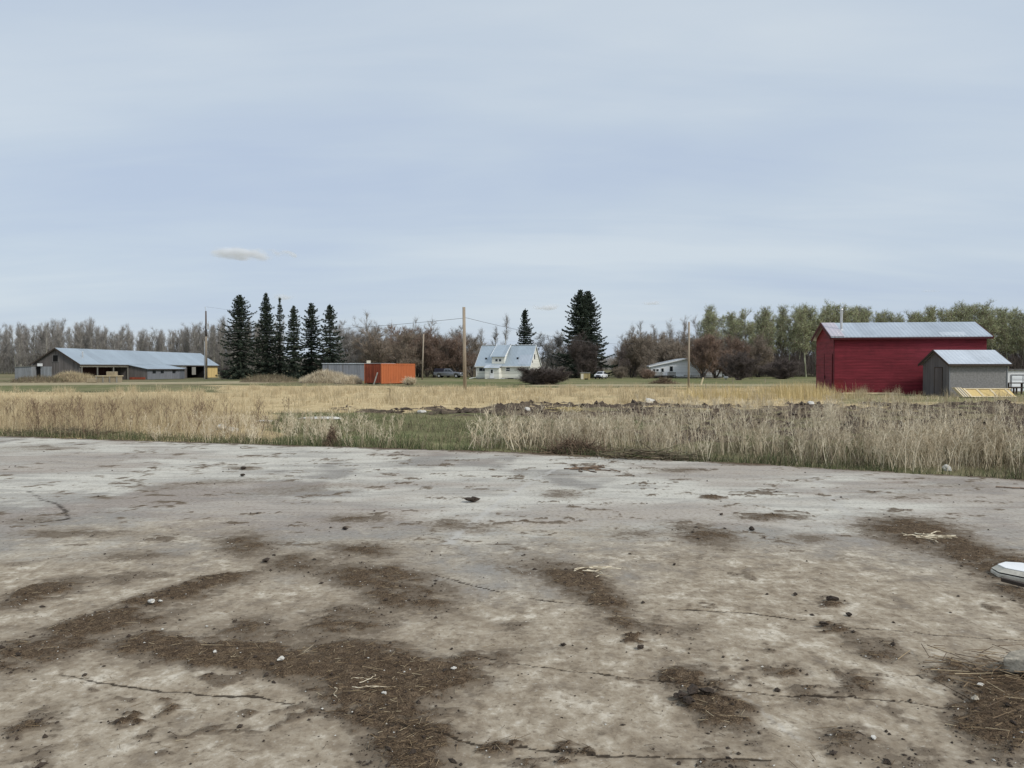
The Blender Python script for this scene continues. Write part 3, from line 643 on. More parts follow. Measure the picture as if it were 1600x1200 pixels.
# red barn
t = thing('red_barn', 'tall dark red board barn with grey metal roof and thin pipe chimney', 'barn', (21.8, 52.0, 0), R(-7.8))
BL, BW, BE, BR = 9.6, 4.7, 3.86, 4.86
gable_walls(BL, BW, BE, BR).build('wall', M['red'], t)
rf = gable_roof(BL, BW, BE, BR, 0.22, 0.28).build('roof', M['galv'], t)
MB().slab([(6.75, -0.05, 3.925), (8.35, -0.05, 3.925), (8.35, 0.5, 4.159), (6.75, 0.5, 4.159)], 0.012).build('roof_patch', M['galv_pale'], rf)
MB().slab([(-0.27, -0.20, 3.885), (0.62, -0.20, 3.885), (0.62, 2.33, 4.945), (-0.27, 2.33, 4.945)], 0.012).build('roof_patch', M['galv_pink'], rf)['label'] = 'faded pinkish end sheet of the roof'
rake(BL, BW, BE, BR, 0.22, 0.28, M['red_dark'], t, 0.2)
MB().box(-0.28, BL+0.28, -0.262, -0.223, 3.66, 3.79).build('fascia', M['red_dark'], t)  # dark strip coloured as the shadow line under the eave
c = MB(); c.tube((0.75, 1.1, 4.2), (0.75, 1.1, 5.75), 0.085, n=10); c.tube((0.75, 1.1, 5.75), (0.75, 1.1, 5.83), 0.13, 0.10, n=10); c.tube((0.75, 1.1, 4.30), (0.75, 1.1, 4.42), 0.2, 0.10, n=10); c.build('chimney', M['pipe'], t)
MB().box(-0.008, 0.62, -0.03, 0.0, 0.02, 0.95).build('corner_panel', M['red_bright'], t, 0.005)
for x0, x1, z0, z1 in ((0.62, 4.5, 0.02, 0.22),): MB().box(x0, x1, -0.025, 0.0, z0, z1).build('wall_board', M['red_bright'], t)
d = MB(); d.box(-0.03, 0.0, 0.35, 2.25, 0.05, 2.7); dd = d.build('door', M['red'], t)
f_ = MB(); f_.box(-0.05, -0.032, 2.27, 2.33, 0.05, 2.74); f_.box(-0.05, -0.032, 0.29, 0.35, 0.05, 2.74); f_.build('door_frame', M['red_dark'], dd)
MB().box(-0.07, -0.03, 2.08, 2.14, 1.0, 1.22).build('handle', M['black'], dd)
MB().box(-0.02, 0.0, 2.35, BW, 1.95, 2.0).build('wall_board', M['red_bright'], t)
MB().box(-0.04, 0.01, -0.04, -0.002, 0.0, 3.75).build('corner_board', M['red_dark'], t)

# grey shed in front of it
t = thing('grey_shed', 'small grey weathered shed with pale metal roof and plank door', 'shed', (27.0, 47.4, 0), R(0.5))
L_, Wd, ev, rd = 3.58, 3.0, 2.03, 2.83
gable_walls(L_, Wd, ev, rd).build('wall', M['osb_grey'], t)
g = MB(); g.prism([(0.02, 0), (Wd-0.02, 0), (Wd-0.02, ev-0.02), (Wd/2, rd-0.03), (0.02, ev-0.02)], lambda u, q, w_: (w_, u, q), -0.02, -0.001); g.build('gable_wall', M['osb_dark'], t)  # sheet over the gable, its shaded side put into the darker colour
gable_roof(L_, Wd, ev, rd, 0.22, 0.18, 0.06).build('roof', M['galv_pale'], t)
rake(L_, Wd, ev, rd, 0.22, 0.18, M['dark_wood'], t, 0.14)
MB().box(-0.18, L_+0.18, -0.255, -0.222, 1.86, 1.99).build('fascia', M['dark_wood'], t)
d = MB(); d.box(-0.05, -0.022, 0.75, 1.55, 0.05, 1.75); dd = d.build('door', M['grey_boards'], t)
f_ = MB(); f_.box(-0.06, -0.022, 0.69, 0.75, 0.05, 1.8); f_.box(-0.06, -0.022, 1.55, 1.61, 0.05, 1.8); f_.box(-0.06, -0.022, 0.75, 1.55, 1.752, 1.8); f_.build('door_frame', M['dark_wood'], dd)
MB().box(-0.022, 0.03, -0.03, -0.002, 0, 2.0).build('corner_board', M['grey_tin'], t)
MB().box(L_-0.03, L_+0.03, -0.03, -0.002, 0, 2.0).build('corner_board', M['grey_tin'], t)

# long low barn on the left
t = thing('long_barn', 'long low grey board barn with bluish metal roof and open bays', 'barn', (-61.9, 110.0, 0), math.atan2(40, 4.4))
BL, BW, BE, BR = 40.2, 7.2, 2.42, 4.62
g = gable_walls(BL, BW, BE, BR, 0.15, 3.0)
g.prism([(0, -0.2), (BW, -0.2), (BW, BE), (BW/2, BR), (0, BE)], lambda u, q, w_: (w_, u, q), 0.0, 0.149)
g.box(11.4, 29.0, 0.0, 2.999, -0.2, 2.40); g.build('wall', M['grey_boards'], t)
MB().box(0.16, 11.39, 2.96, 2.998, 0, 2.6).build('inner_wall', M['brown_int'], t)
o = MB(); o.box(29.0, 35.3, 2.9, 2.998, 0, 3.5); o.box(28.99, 29.03, 0.03, 2.9, 0, 2.4); o.build('inner_wall', M['black'], t)['label'] = 'inner wall of the open bay with its shade coloured black'  # bay walls coloured black to carry the shade inside
MB().box(35.3, 40.2, 0.0, 0.08, 0.0, 2.38).build('plywood_wall', M['ply'], t); MB().box(35.32, 35.4, 0.085, 2.9, 0.0, 2.38).build('inner_wall', M['black'], t)['label'] = 'end wall of the open bay with its shade coloured black'
MB().box(35.6, 36.1, -0.03, -0.002, 0.75, 1.5).build('window', M['glass'], t)
roof = gable_roof(BL, BW, BE, BR, 0.25, 0.3, 0.08).build('roof', M['galv_blue'], t)
rake(BL, BW, BE, BR, 0.25, 0.3, M['dark_wood'], t, 0.22, t=0.08)
MB().box(-0.3, 40.5, -0.29, -0.252, 2.12, 2.27).build('fascia', M['dark_wood'], t)
MB().box(0.0, 11.4, -0.14, -0.02, 1.95, 2.24).build('beam', M['cream_light'], t)
MB().box(29.0, 35.3, -0.12, -0.02, 2.12, 2.26).build('beam', M['rail_grey'], t)
for x in (0.3, 3.8, 7.6, 11.2): MB().box(x, x+0.14, -0.10, 0.03, 0, 1.95).build('post', M['rail_grey'], t)
MB().box(24.2, 28.6, -0.06, -0.002, 1.86, 2.2).build('white_panel', M['white_siding'], t)
MB().box(29.1, 30.4, -0.9, -0.85, 0.6, 2.0).build('door', M['rail_grey'], t)
b = MB(); b.box(-0.03, -0.002, 3.32, 4.1, 2.72, 3.62); b.build('loft_shade_panel', M['black'], t)  # solid black panel on the gable; the loft's inner shade is its colour
f_ = MB(); [f_.box(-0.05, -0.002, a, b_, c_, d_) for a, b_, c_, d_ in ((3.22, 3.32, 2.62, 3.72), (4.1, 4.2, 2.62, 3.72), (3.32, 4.1, 3.62, 3.72), (3.32, 4.1, 2.62, 2.72))]; f_.build('loft_frame', M['osb_dark'], t)
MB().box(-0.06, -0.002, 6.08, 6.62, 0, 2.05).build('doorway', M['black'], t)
MB().box(-0.32, -0.24, 5.55, 6.3, 2.05, 2.44).build('signboard', M['white'], t)
e = MB(); e.box(-0.9, 1.6, 6.72, 9.35, 0, 2.0); e.build('side_shed', M['grey_tin'], t)
MB().slab([(-1.0, 6.66, 2.10), (1.8, 6.66, 2.10), (1.8, 9.45, 1.98), (-1.0, 9.45, 1.98)], 0.06).build('side_shed_roof', M['rail_grey'], t)
MB().box(-0.12, -0.002, 4.3, 5.95, 0, 2.0).build('wall_panel', M['grey_tin'], t)
lt = MB(); lt.prism([(-3.2, -0.1), (-0.002, -0.1), (-0.002, 2.28), (-3.2, 1.62)], lambda u, q, w_: (w_, u, q), 11.4, 22.4); lt.build('lean_to_wall', M['grey_boards'], t)
MB().box(11.42, 22.38, -3.24, -3.202, 0.0, 1.60).build('lean_to_front', M['lap_grey'], t)
MB().slab([(11.15, -3.5, 1.66), (22.7, -3.5, 1.66), (22.7, -0.26, 2.31), (11.15, -0.26, 2.31)], 0.07).build('lean_to_roof', M['galv_blue'], t)
MB().box(11.15, 22.7, -3.54, -3.502, 1.52, 1.64).build('fascia', M['dark_wood'], t)
for x in (12.8, 15.1, 18.6): MB().box(x, x+0.9, -3.27, -3.242, 0.95, 1.38).build('window', M['glass'], t)
MB().box(11.34, 11.398, -2.9, -0.3, 0.0, 0.35).build('base_boards', M['orange_dk'], t)
c = MB(); c.tube((2.6, 1.4, 2.9), (2.6, 1.4, 4.1), 0.10, n=8); c.tube((2.6, 1.4, 4.1), (2.6, 1.4, 4.2), 0.16, 0.12, n=8); c.build('roof_vent', M['pipe'], t)

# farmhouse with dormer and porch
t = thing('farmhouse', 'cream storey and a half house with steep blue-grey metal roof and small dormer', 'house', (-6.05, 129.7, 0), R(-16.7))
L_, Wd, ev, rd = 9.4, 7.0, 2.3, 5.62
gable_walls(L_, Wd, ev, rd).build('wall', M['cream'], t)
rf = gable_roof(L_, Wd, ev, rd, 0.28, 0.15, 0.08).build('roof', M['galv_blue'], t)
rake(L_, Wd, ev, rd, 0.28, 0.15, M['white'], t, 0.2, t=0.08)
MB().box(-0.15, L_+0.15, -0.33, -0.282, 1.98, 2.14).build('fascia', M['white'], t)
MB().box(-0.1, L_+0.1, 3.38, 3.62, 5.73, 5.79).build('ridge_cap', M['white'], t)
sl = (rd-ev)/3.5
def rz_(y, e=0.02): return ev+0.08+sl*y+e
MB().slab([(7.3, 0.0, rz_(0)), (9.3, 0.0, rz_(0)), (9.3, 1.75, rz_(1.75)), (7.3, 1.75, rz_(1.75))], 0.02).build('roof_patch', M['galv'], rf)
for x, y in ((1.3, 0.9), (6.85, 0.95)): MB().box(x, x+0.28, y, y+0.26, rz_(y), rz_(y)+0.3).build('roof_vent', M['black'], rf)
dm = MB(); dm.prism([(0.16, 2.45), (0.16, 3.72), (3.2, 5.45), (3.2, 5.0)], lambda u, q, w_: (w_, u, q), 2.73, 4.95); dm.build('dormer_wall', M['cream'], t)
MB().slab([(2.58, -0.05, 3.74), (5.10, -0.05, 3.74), (5.10, 3.45, 5.80), (2.58, 3.45, 5.80)], 0.09).build('dormer_roof', M['galv_blue'], t)
for x in (2.52, 5.103): MB().slab([(x, -0.06, 3.78), (x+0.055, -0.06, 3.78), (x+0.055, 3.46, 5.84), (x, 3.46, 5.84)], 0.2).build('trim', M['white'], t)
window(t, 3.35, 3.78, 2.92, 3.3, 0.125, 0.05); window(t, 3.98, 4.4, 2.92, 3.3, 0.125, 0.05)
MB().box(2.05, 4.5, -1.5, -0.002, 0.0, 1.78).build('porch_wall', M['cream'], t)
MB().slab([(1.9, -1.72, 1.84), (4.65, -1.72, 1.84), (4.65, -0.34, 2.36), (1.9, -0.34, 2.36)], 0.06).build('porch_roof', M['galv_pale'], t)
d = MB(); d.box(2.95, 3.62, -1.54, -1.502, 0.06, 1.70); dd = d.build('door', M['white'], t)
MB().box(3.10, 3.47, -1.556, -1.542, 0.95, 1.55).build('pane', M['glass'], dd); MB().box(3.13, 3.17, -1.57, -1.542, 0.72, 0.8).build('handle', M['black'], dd)
MB().box(2.7, 3.9, -2.1, -1.56, -0.05, 0.12).build('doorstep', M['foundation'], t)
window(t, 0.55, 1.85, 1.28, 1.82, -0.03, 0.05, panes=2); window(t, 5.3, 5.95, 1.3, 1.86, -0.03, 0.06)
MB().box(5.3, 5.95, -0.045, -0.031, 1.55, 1.61).build('window_bar', M['white'], t)
MB().box(0.02, 9.38, -0.05, -0.002, -0.1, 0.16).build('foundation', M['foundation'], t)
for x in (5.6, 8.0): MB().box(x, x+1.0, -0.07, -0.051, -0.05, 0.13).build('basement_window', M['black'], t)
c = MB(); c.tube((0.06, -0.1, 2.0), (0.06, -0.1, 0.25), 0.05); c.tube((0.06, -0.1, 0.25), (-0.95, -0.8, 0.04), 0.05); c.build('downspout', M['white'], t)
c = MB(); c.tube((4.65, -1.5, 0.12), (5.6, -2.0, 0.03), 0.045); c.build('downspout', M['white'], t)
window(t, 2.6, 3.3, 3.3, 4.1, L_+0.03, 0.07, axis='y', out=1); window(t, 1.2, 1.8, 2.7, 3.2, L_+0.03, 0.06, axis='y', out=1)

# white low house on the right
t = thing('white_bungalow', 'low white house with gently sloping roof and small front deck', 'house', (25.3, 140.0, 0), R(0))
gw = MB(); gw.prism([(0, 0.25), (13, 0.25), (13, 2.12), (6.5, 3.5), (0, 2.12)], lambda u, q, w_: (u, w_, q), 0, 9); gw.build('wall', M['white_siding'], t)
MB().box(0.05, 12.95, 0.06, 8.9, -0.1, 0.25).build('skirting', M['rail_grey'], t)
rf = MB(); rf.slab([(-0.4, -0.35, 2.14), (6.5, -0.35, 3.60), (6.5, 9.3, 3.60), (-0.4, 9.3, 2.14)], 0.08); rf.slab([(6.502, -0.35, 3.60), (13.4, -0.35, 2.14), (13.4, 9.3, 2.14), (6.502, 9.3, 3.60)], 0.08); rf.build('roof', M['galv_pale'], t)
for a, b in (((-0.42, 2.15), (6.5, 3.61)), ((6.502, 3.61), (13.42, 2.15))):
    q = MB(); q.prism([a, b, (b[0], b[1]-0.2), (a[0], a[1]-0.2)], lambda u, qq, w_: (u, w_, qq), -0.4, -0.352); q.build('trim', M['white'], t)
window(t, 0.40, 0.85, 1.2, 1.62, -0.03, 0.06); window(t, 0.98, 1.42, 1.2, 1.62, -0.03, 0.06); window(t, 3.45, 4.0, 1.2, 2.1, -0.03, 0.1)
window(t, 8.8, 9.9, 1.2, 2.0, -0.03, 0.08)
MB().box(1.75, 2.5, -0.06, -0.002, 0.38, 1.95).build('door', M['white'], t); MB().box(1.92, 2.32, -0.085, -0.062, 1.1, 1.72).build('door_pane', M['glass'], t)
dk = MB(); dk.box(0.1, 4.1, -2.2, -0.07, 0.36, 0.46)
for x in (0.15, 1.6, 2.55, 4.0): dk.box(x, x+0.1, -2.2, -2.1, -0.05, 0.36)
dk.build('deck', M['dark_wood'], t)
for x0, x1 in ((0.1, 1.65), (2.6, 4.1)):
    r_ = MB(); r_.box(x0, x1, -2.22, -2.16, 0.98, 1.06); r_.box(x0, x1, -2.22, -2.17, 0.5, 0.56)
    for x in np.arange(x0, x1, 0.17): r_.box(x, x+0.11, -2.2, -2.175, 0.56, 0.98)
    r_.build('railing', M['rail_grey'], t)
st = MB()
for k in range(3): st.box(1.7, 2.55, -2.25-0.28*(k+1), -2.25-0.28*k, 0.36-0.12*(k+1)-0.05, 0.36-0.12*(k+1))
st.build('steps', M['rail_grey'], t)
t = thing('rail_fence', 'low grey rail fence in front of the white bungalow', 'fence', (30.6, 136.5, 0))
for x in np.arange(0, 5.1, 1.25): MB().box(x, x+0.1, 0, 0.1, -0.1, 0.62).build('post', M['rail_grey'], t)
for z in (0.2, 0.48): MB().box(-0.1, 5.2, -0.03, -0.002, z, z+0.11).build('rail', M['rail_grey'], t)

# orange container and the low grey building behind it
P = at(596, 84)
t = thing('shipping_container', 'orange metal container with rusty red end doors standing in the field', 'container', (P[0], P[1], 0.06), R(60))
def corr(mb, a0, a1, z0, z1, fn, dep=0.045, pitch=0.28):
    k = int((a1-a0)/pitch); v = []
    for i in range(k):
        for s, dd in ((0, 0), (0.3, 0), (0.45, 1), (0.85, 1)): v.append((a0+(i+s)*(a1-a0)/k, dd*dep))
    v.append((a1, 0)); n_ = len(v)
    mb.add([fn(a, d_, z0) for a, d_ in v]+[fn(a, d_, z1) for a, d_ in v], [(i, i+1, n_+i+1, n_+i) for i in range(n_-1)])
c = MB(); c.box(0.06, 6.0, 0.06, 2.38, 0.12, 2.10); corr(c, 0.1, 5.96, 0.14, 2.06, lambda a, d_, z: (a, 0.004+d_, z)); corr(c, 0.1, 5.96, 0.14, 2.06, lambda a, d_, z: (a, 2.436-d_, z)); c.build('body', M['orange'], t)
f_ = MB()
for y in (0, 2.34): f_.box(0, 6.06, y, y+0.10, 0, 0.13); f_.box(0, 6.06, y, y+0.10, 2.07, 2.19)
for x in (0, 5.96):
    for y in (0, 2.34): f_.box(x, x+0.10, y-0.004, y+0.104, 0.13, 2.07)
f_.build('frame', M['orange'], t)
for y0 in (0.11, 1.225):
    d = MB(); d.box(0.02, 0.055, y0, y0+1.105, 0.08, 2.12); dd = d.build('door', M['orange_dk'], t)
    for q in (0.3, 0.75): b = MB(); b.tube((-0.01, y0+q, 0.1), (-0.01, y0+q, 2.1), 0.025, n=6); b.build('lock_bar', M['orange_dk'], dd)
MB().box(0.0, 6.06, 0.0, 2.44, 2.19, 2.21).build('roof', M['orange'], t)
for x in (0.4, 5.4): MB().box(x, x+0.25, 0.05, 2.4, -0.1, 0.0).build('support_block', M['dark_wood'], t)
Pq = at(583, 82.2); b = MB(); b.add([(0, 0, 0), (0.13, 0, 0), (0.46, 0.45, 1.3), (0.33, 0.45, 1.3), (0, 0.04, 0), (0.13, 0.04, 0), (0.46, 0.49, 1.3), (0.33, 0.49, 1.3)], [(0, 1, 2, 3), (7, 6, 5, 4), (0, 4, 5, 1), (1, 5, 6, 2), (2, 6, 7, 3), (3, 7, 4, 0)])
o = b.build('leaning_board', M['rail_grey']); o.location = (Pq[0], Pq[1], 0); tag(o, 'weathered pale board leaning on the rusty end of the orange container', 'board')
P = at(504, 108)
t = thing('low_grey_building', 'low flat-roofed grey-blue metal building behind the brush mound', 'building', (P[0], P[1], 0), R(3))
MB().box(0, 9.8, 0, 3.2, -0.1, 2.38).build('wall', M['lap_grey'], t); MB().box(-0.1, 9.9, -0.12, 3.3, 2.38, 2.47).build('roof', M['galv_pale'], t)
MB().box(-0.03, -0.002, 0.8, 2.2, 0, 2.0).build('door', M['osb_dark'], t)
for x in (0.7, 2.8): MB().box(x, x+0.08, -0.03, -0.002, 0, 2.36).build('seam', M['osb_dark'], t)
MB().box(6.1, 6.6, 0.4, 0.8, 2.47, 2.85).build('roof_vent', M['cream_light'], t)

# white shed at the right rim
P = at(1574, 57)
t = thing('white_shed', 'low white panelled shed partly hidden behind the grey shed', 'shed', (P[0], P[1], 0))
MB().box(0, 6, 0, 3, -0.1, 1.58).build('wall', M['white'], t); MB().box(-0.1, 6.1, -0.12, 3.1, 1.58, 1.68).build('roof', M['osb_dark'], t)
f_ = MB(); f_.box(0.25, 2.95, -0.05, -0.002, 1.20, 1.27); f_.box(0.25, 0.31, -0.05, -0.002, 0.02, 1.20); f_.box(2.89, 2.95, -0.05, -0.002, 0.02, 1.20); f_.build('door_frame', M['grey_tin'], t)
d = MB()
for k in range(4): d.box(0.33, 2.87, -0.035, -0.004, 0.03+k*0.29, 0.03+k*0.29+0.265)
d.build('overhead_door', M['white_siding'], t)
for x in (1.12, 2.0): MB().box(x, x+0.05, -0.045, -0.036, 0.03, 1.17).build('door_bar', M['grey_tin'], t)
P = at(1579, 51)
t = thing('picnic_table', 'dark weathered picnic table in front of the white shed', 'table', (P[0], P[1], 0), R(4))
MB().box(0, 1.9, 0.45, 1.15, 0.70, 0.76).build('tabletop', M['dark_wood'], t)
for y in (0.0, 1.35): MB().box(0, 1.9, y, y+0.26, 0.40, 0.45).build('bench_seat', M['dark_wood'], t)
for x in (0.3, 1.5):
    for y in (0.1, 0.6, 0.95, 1.42): MB().box(x, x+0.08, y, y+0.08, -0.05, 0.695 if 0.3 < y < 1.2 else 0.395).build('leg', M['dark_wood'], t)

# lumber
P = at(1517, 45.9)
t = thing('leaning_wall_panel', 'new pine framed panel leaning in front of the grey shed', 'panel', (P[0], P[1], 0), R(-1))
def ln(u, q, w_): return (u, q*0.75+w_, q*0.62)
s_ = MB(); s_.prism([(0, 0.02), (2.72, 0.02), (2.58, 0.83), (-0.16, 0.83)], ln, 0, 0.02); s_.build('sheet', M['ply'], t)
for x in (0.02, 0.75, 1.55, 2.45): k = MB(); k.prism([(x, 0.03), (x+0.12, 0.03), (x-0.04, 0.82), (x-0.16, 0.82)], ln, -0.04, -0.001); k.build('batten', M['pine'], t)
for q in (0.02, 0.76): k = MB(); k.prism([(0, q), (2.72, q), (2.71, q+0.07), (-0.01, q+0.07)], ln, -0.07, -0.042); k.build('batten', M['pine'], t)
for k in range(5):
    o = MB(); o.prism([(0, 0.02), (0.07, 0.02), (-0.09, 0.9), (-0.16, 0.9)], ln, 0, 0.35); q = o.build('upright_board', M['rail_grey'] if k % 2 else M['pine']); q.location = (P[0]-0.10-0.09*k, P[1]-0.02*k, 0)
    tag(q, ['pale board end right against', 'grey board end second from', 'pale board end third from', 'grey board end fourth from', 'pale outermost board end left of'][k]+' the pine framed panel at the grey shed', 'board', 'board ends leaning beside the framed panel')
P = at(1316, 51.0)
o = MB(); o.box(0, 3.9, 0, 0.14, 0, 0.05); o.box(0.1, 3.6, 0.02, 0.16, 0.052, 0.10); q = o.build('plank', M['pine'], None, 0.004); q.location = (P[0], P[1], 0.01); q.rotation_euler[2] = R(-5); tag(q, 'long pale planks lying at the foot of the red barn', 'plank')

# ---------------------------------------------------------------- poles and wires
def pole(name, label, px, D, ztop, r, lean=(0, 0), mt=None, low=None):
    P = at(px, D); t = thing(name, label, 'pole', (P[0], P[1], 0))
    if low:
        a = MB(); a.tube((0, 0, -0.3), (lean[0]*low, lean[1]*low, low), r*1.15, r*1.05, 10); a.build('lower_pole', M['wood_pole'], t, smooth=True)
        a = MB(); a.tube((lean[0]*low, lean[1]*low, low), (lean[0]*ztop, lean[1]*ztop, ztop), r*0.98, r*0.75, 10); a.build('upper_pole', M['wood_pole_dk'], t, smooth=True)
    else:
        a = MB(); a.tube((0, 0, -0.3), (lean[0]*ztop, lean[1]*ztop, ztop), r*1.12, r*0.9, 10); a.build('pole_shaft', mt or M['wood_pole'], t, smooth=True)
    return t
t1 = pole('utility_pole', 'tall two-tone power pole with a transformer beside the long barn', 322.5, 127, 11.2, 0.16, low=7.0)
c = MB(); c.tube((0.32, -0.1, 8.2), (0.32, -0.1, 9.1), 0.22, n=12); c.tube((0.32, -0.1, 9.1), (0.32, -0.1, 9.18), 0.2, 0.12, n=12); c.tube((0.42, -0.1, 9.15), (0.42, -0.1, 9.5), 0.05, 0.035); c.tube((0.05, 0, 8.7), (0.2, -0.05, 8.7), 0.05); c.build('transformer', M['pipe'], t1)
c = MB(); c.tube((0, 0, 11.15), (-0.12, 0, 11.75), 0.04); c.tube((-0.12, 0, 11.75), (-0.12, 0, 11.95), 0.07, 0.05); c.build('insulator', M['pipe'], t1)
c = MB(); c.tube((-0.28, -0.05, 0), (-0.25, -0.05, 6.2), 0.07, n=6); c.build('cable_guard', M['pipe'], t1)
pole('utility_pole', 'thick bare wooden pole standing alone in the straw nearest the camera', 726.5, 64, 6.82, 0.135, (-0.012, 0))
pole('utility_pole', 'slim weathered pole between the orange container and the grey pickup', 659.5, 120, 7.1, 0.11, (0.035, 0))
pole('utility_pole', 'thin straight pole in front of the white bungalow', 1076, 65, 5.65, 0.085, (0.002, 0))
pole('utility_pole', 'dark pole half hidden among the bare trees left of the white bungalow', 1003, 150, 7.2, 0.12, mt=M['wood_pole_dk'])
def wire(a, b, sag, label, r=0.016):
    o = MB(); a = Vector(a); b = Vector(b); N_ = 28; pr = None
    for k in range(N_+1):
        u = k/N_; q = a.lerp(b, u); q.z -= sag*4*u*(1-u)
        if pr is not None: o.tube(pr, q, r, n=5, cap=False)
        pr = q.copy()
    tag(o.build('power_line', M['wire']), label, 'wire', 'overhead wires')
pa = at(726, 64); p1 = at(322.5, 127); p3 = at(1003, 150)
wire((pa[0]-0.05, 64, 5.9), (p1[0], 127, 7.9), 0.55, 'overhead wire from the thick bare pole to the transformer pole')
wire((pa[0]+0.05, 64, 5.95), (p3[0], 150, 6.7), 0.9, 'overhead wire from the thick bare pole past the house roof')
wire((p1[0]+0.1, 127, 11.9), (p1[0]+60, 330, 13.0), 1.0, 'high thin wire running right from the transformer pole top', 0.012)

# ---------------------------------------------------------------- vehicles
def pickup(label, loc, rz, sc, paint, cap):
    t = thing('pickup_truck', label, 'pickup', loc, rz); t.scale = (sc, sc, sc)
    def arch(cx, r=0.47, n_=9): return [(cx+r*math.cos(a), 0.42+r*math.sin(a)*0.95) for a in np.linspace(math.pi, 0, n_)]
    low = [(-2.85, 0.52), (-2.25, 0.42)]+arch(-1.68)[0:]+[(-1.0, 0.40), (1.25, 0.40)]+arch(1.95)+[(2.5, 0.42), (2.85, 0.50), (2.9, 0.85), (2.78, 1.08), (1.35, 1.20), (-0.72, 1.20), (-2.85, 1.16)]
    b = MB(); b.prism(low, lambda u, q, w_: (u, w_, q), -0.97, 0.97); b.build('body', paint, t, 0.05, True)
    cb = [(-0.70, 1.19), (1.38, 1.19), (0.55, 1.80), (0.35, 1.85), (-0.45, 1.85), (-0.66, 1.78)]
    c = MB(); n_ = len(cb)
    v = [(x, -0.92+0.20*max(0, z-1.19)/0.66, z) for x, z in cb]+[(x, 0.92-0.20*max(0, z-1.19)/0.66, z) for x, z in cb]
    c.add(v, [(i, (i+1) % n_, n_+(i+1) % n_, n_+i) for i in range(n_)]+[tuple(range(n_-1, -1, -1)), tuple(range(n_, 2*n_))]); c.build('cab', paint, t, 0.04)
    for sg in (-1, 1):
        for x0, x1, x2, x3 in ((-0.55, 0.15, 0.15, -0.50), (0.22, 1.05, 0.48, 0.22)):
            g = MB(); v = []
            for w_ in (0.0, 0.02):
                for x, z in ((x0, 1.26), (x1, 1.26), (x2, 1.70), (x3, 1.70)): v.append((x, sg*(0.925-0.20*(z-1.19)/0.66+w_), z))
            g.add(v, [(0, 1, 2, 3), (7, 6, 5, 4), (0, 4, 5, 1), (1, 5, 6, 2), (2, 6, 7, 3), (3, 7, 4, 0)]); g.build('side_window', M['glass'], t)
        b = MB(); b.box(1.0, 1.15, sg*1.0-0.08, sg*1.0+0.08, 1.22, 1.4); b.build('mirror', paint, t, 0.02)
        for x in (-1.68, 1.95):
            w_ = MB(); w_.tube((x, sg*0.72, 0.38), (x, sg*0.96, 0.38), 0.38, n=20); wo = w_.build('wheel', M['tyre'], t, 0.03)
            h_ = MB(); h_.tube((x, sg*0.965, 0.38), (x, sg*0.985, 0.38), 0.23, n=14); h_.build('rim', M['chrome'], wo)
        b = MB(); b.box(2.80, 2.925, sg*0.72-0.18, sg*0.72+0.18, 0.78, 0.98); b.build('headlight', M['white'], t, 0.02)
    g = MB(); g.add([(1.32, -0.78, 1.25), (1.32, 0.78, 1.25), (0.62, 0.66, 1.765), (0.62, -0.66, 1.765), (1.35, -0.78, 1.26), (1.35, 0.78, 1.26), (0.65, 0.66, 1.78), (0.65, -0.66, 1.78)], [(0, 1, 2, 3), (7, 6, 5, 4), (0, 4, 5, 1), (1, 5, 6, 2), (2, 6, 7, 3), (3, 7, 4, 0)]); g.build('windshield', M['glass'], t)
    MB().box(2.87, 2.93, -0.5, 0.5, 0.66, 0.98).build('grille', M['black'], t, 0.02); MB().box(2.86, 3.0, -0.95, 0.95, 0.42, 0.60).build('bumper', M['chrome'] if cap else M['car_black'], t, 0.03)
    if cap:
        c = MB(); v = [(x, s*(0.94-(0.12 if z > 1.3 else 0)), z) for s in (-1, 1) for x, z in ((-2.82, 1.17), (-0.74, 1.21), (-0.78, 1.92), (-2.70, 1.88))]
        c.add(v, [(0, 1, 2, 3), (7, 6, 5, 4), (0, 4, 5, 1), (1, 5, 6, 2), (2, 6, 7, 3), (3, 7, 4, 0)]); c.build('bed_cap', M['car_black'], t, 0.04)
    return t
P = at(700.5, 143); pickup('silver pickup with a black bed cap parked under the brown trees', (P[0], P[1], 0), R(-14), 0.92, M['silver'], True)
P = at(939, 128); pickup('white pickup parked facing the camera beside the tan shed', (P[0], P[1], 0), R(-112), 0.66, M['car_white'], False)
P = at(907.5, 120)
t = thing('small_shed', 'tiny flat-roofed tan shed with cream door beside the white pickup', 'shed', (P[0], P[1], 0))
MB().box(0, 1.45, 0, 1.2, -0.05, 0.98).build('wall', M['tan_board'], t); MB().box(-0.06, 1.51, -0.06, 1.26, 0.98, 1.10).build('roof', M['rail_grey'], t)
MB().box(0.02, 0.42, -0.03, -0.002, 0.03, 0.9).build('door', M['cream_light'], t); MB().box(0.6, 1.1, -0.03, -0.002, 0.0, 0.16).build('opening', M['black'], t)

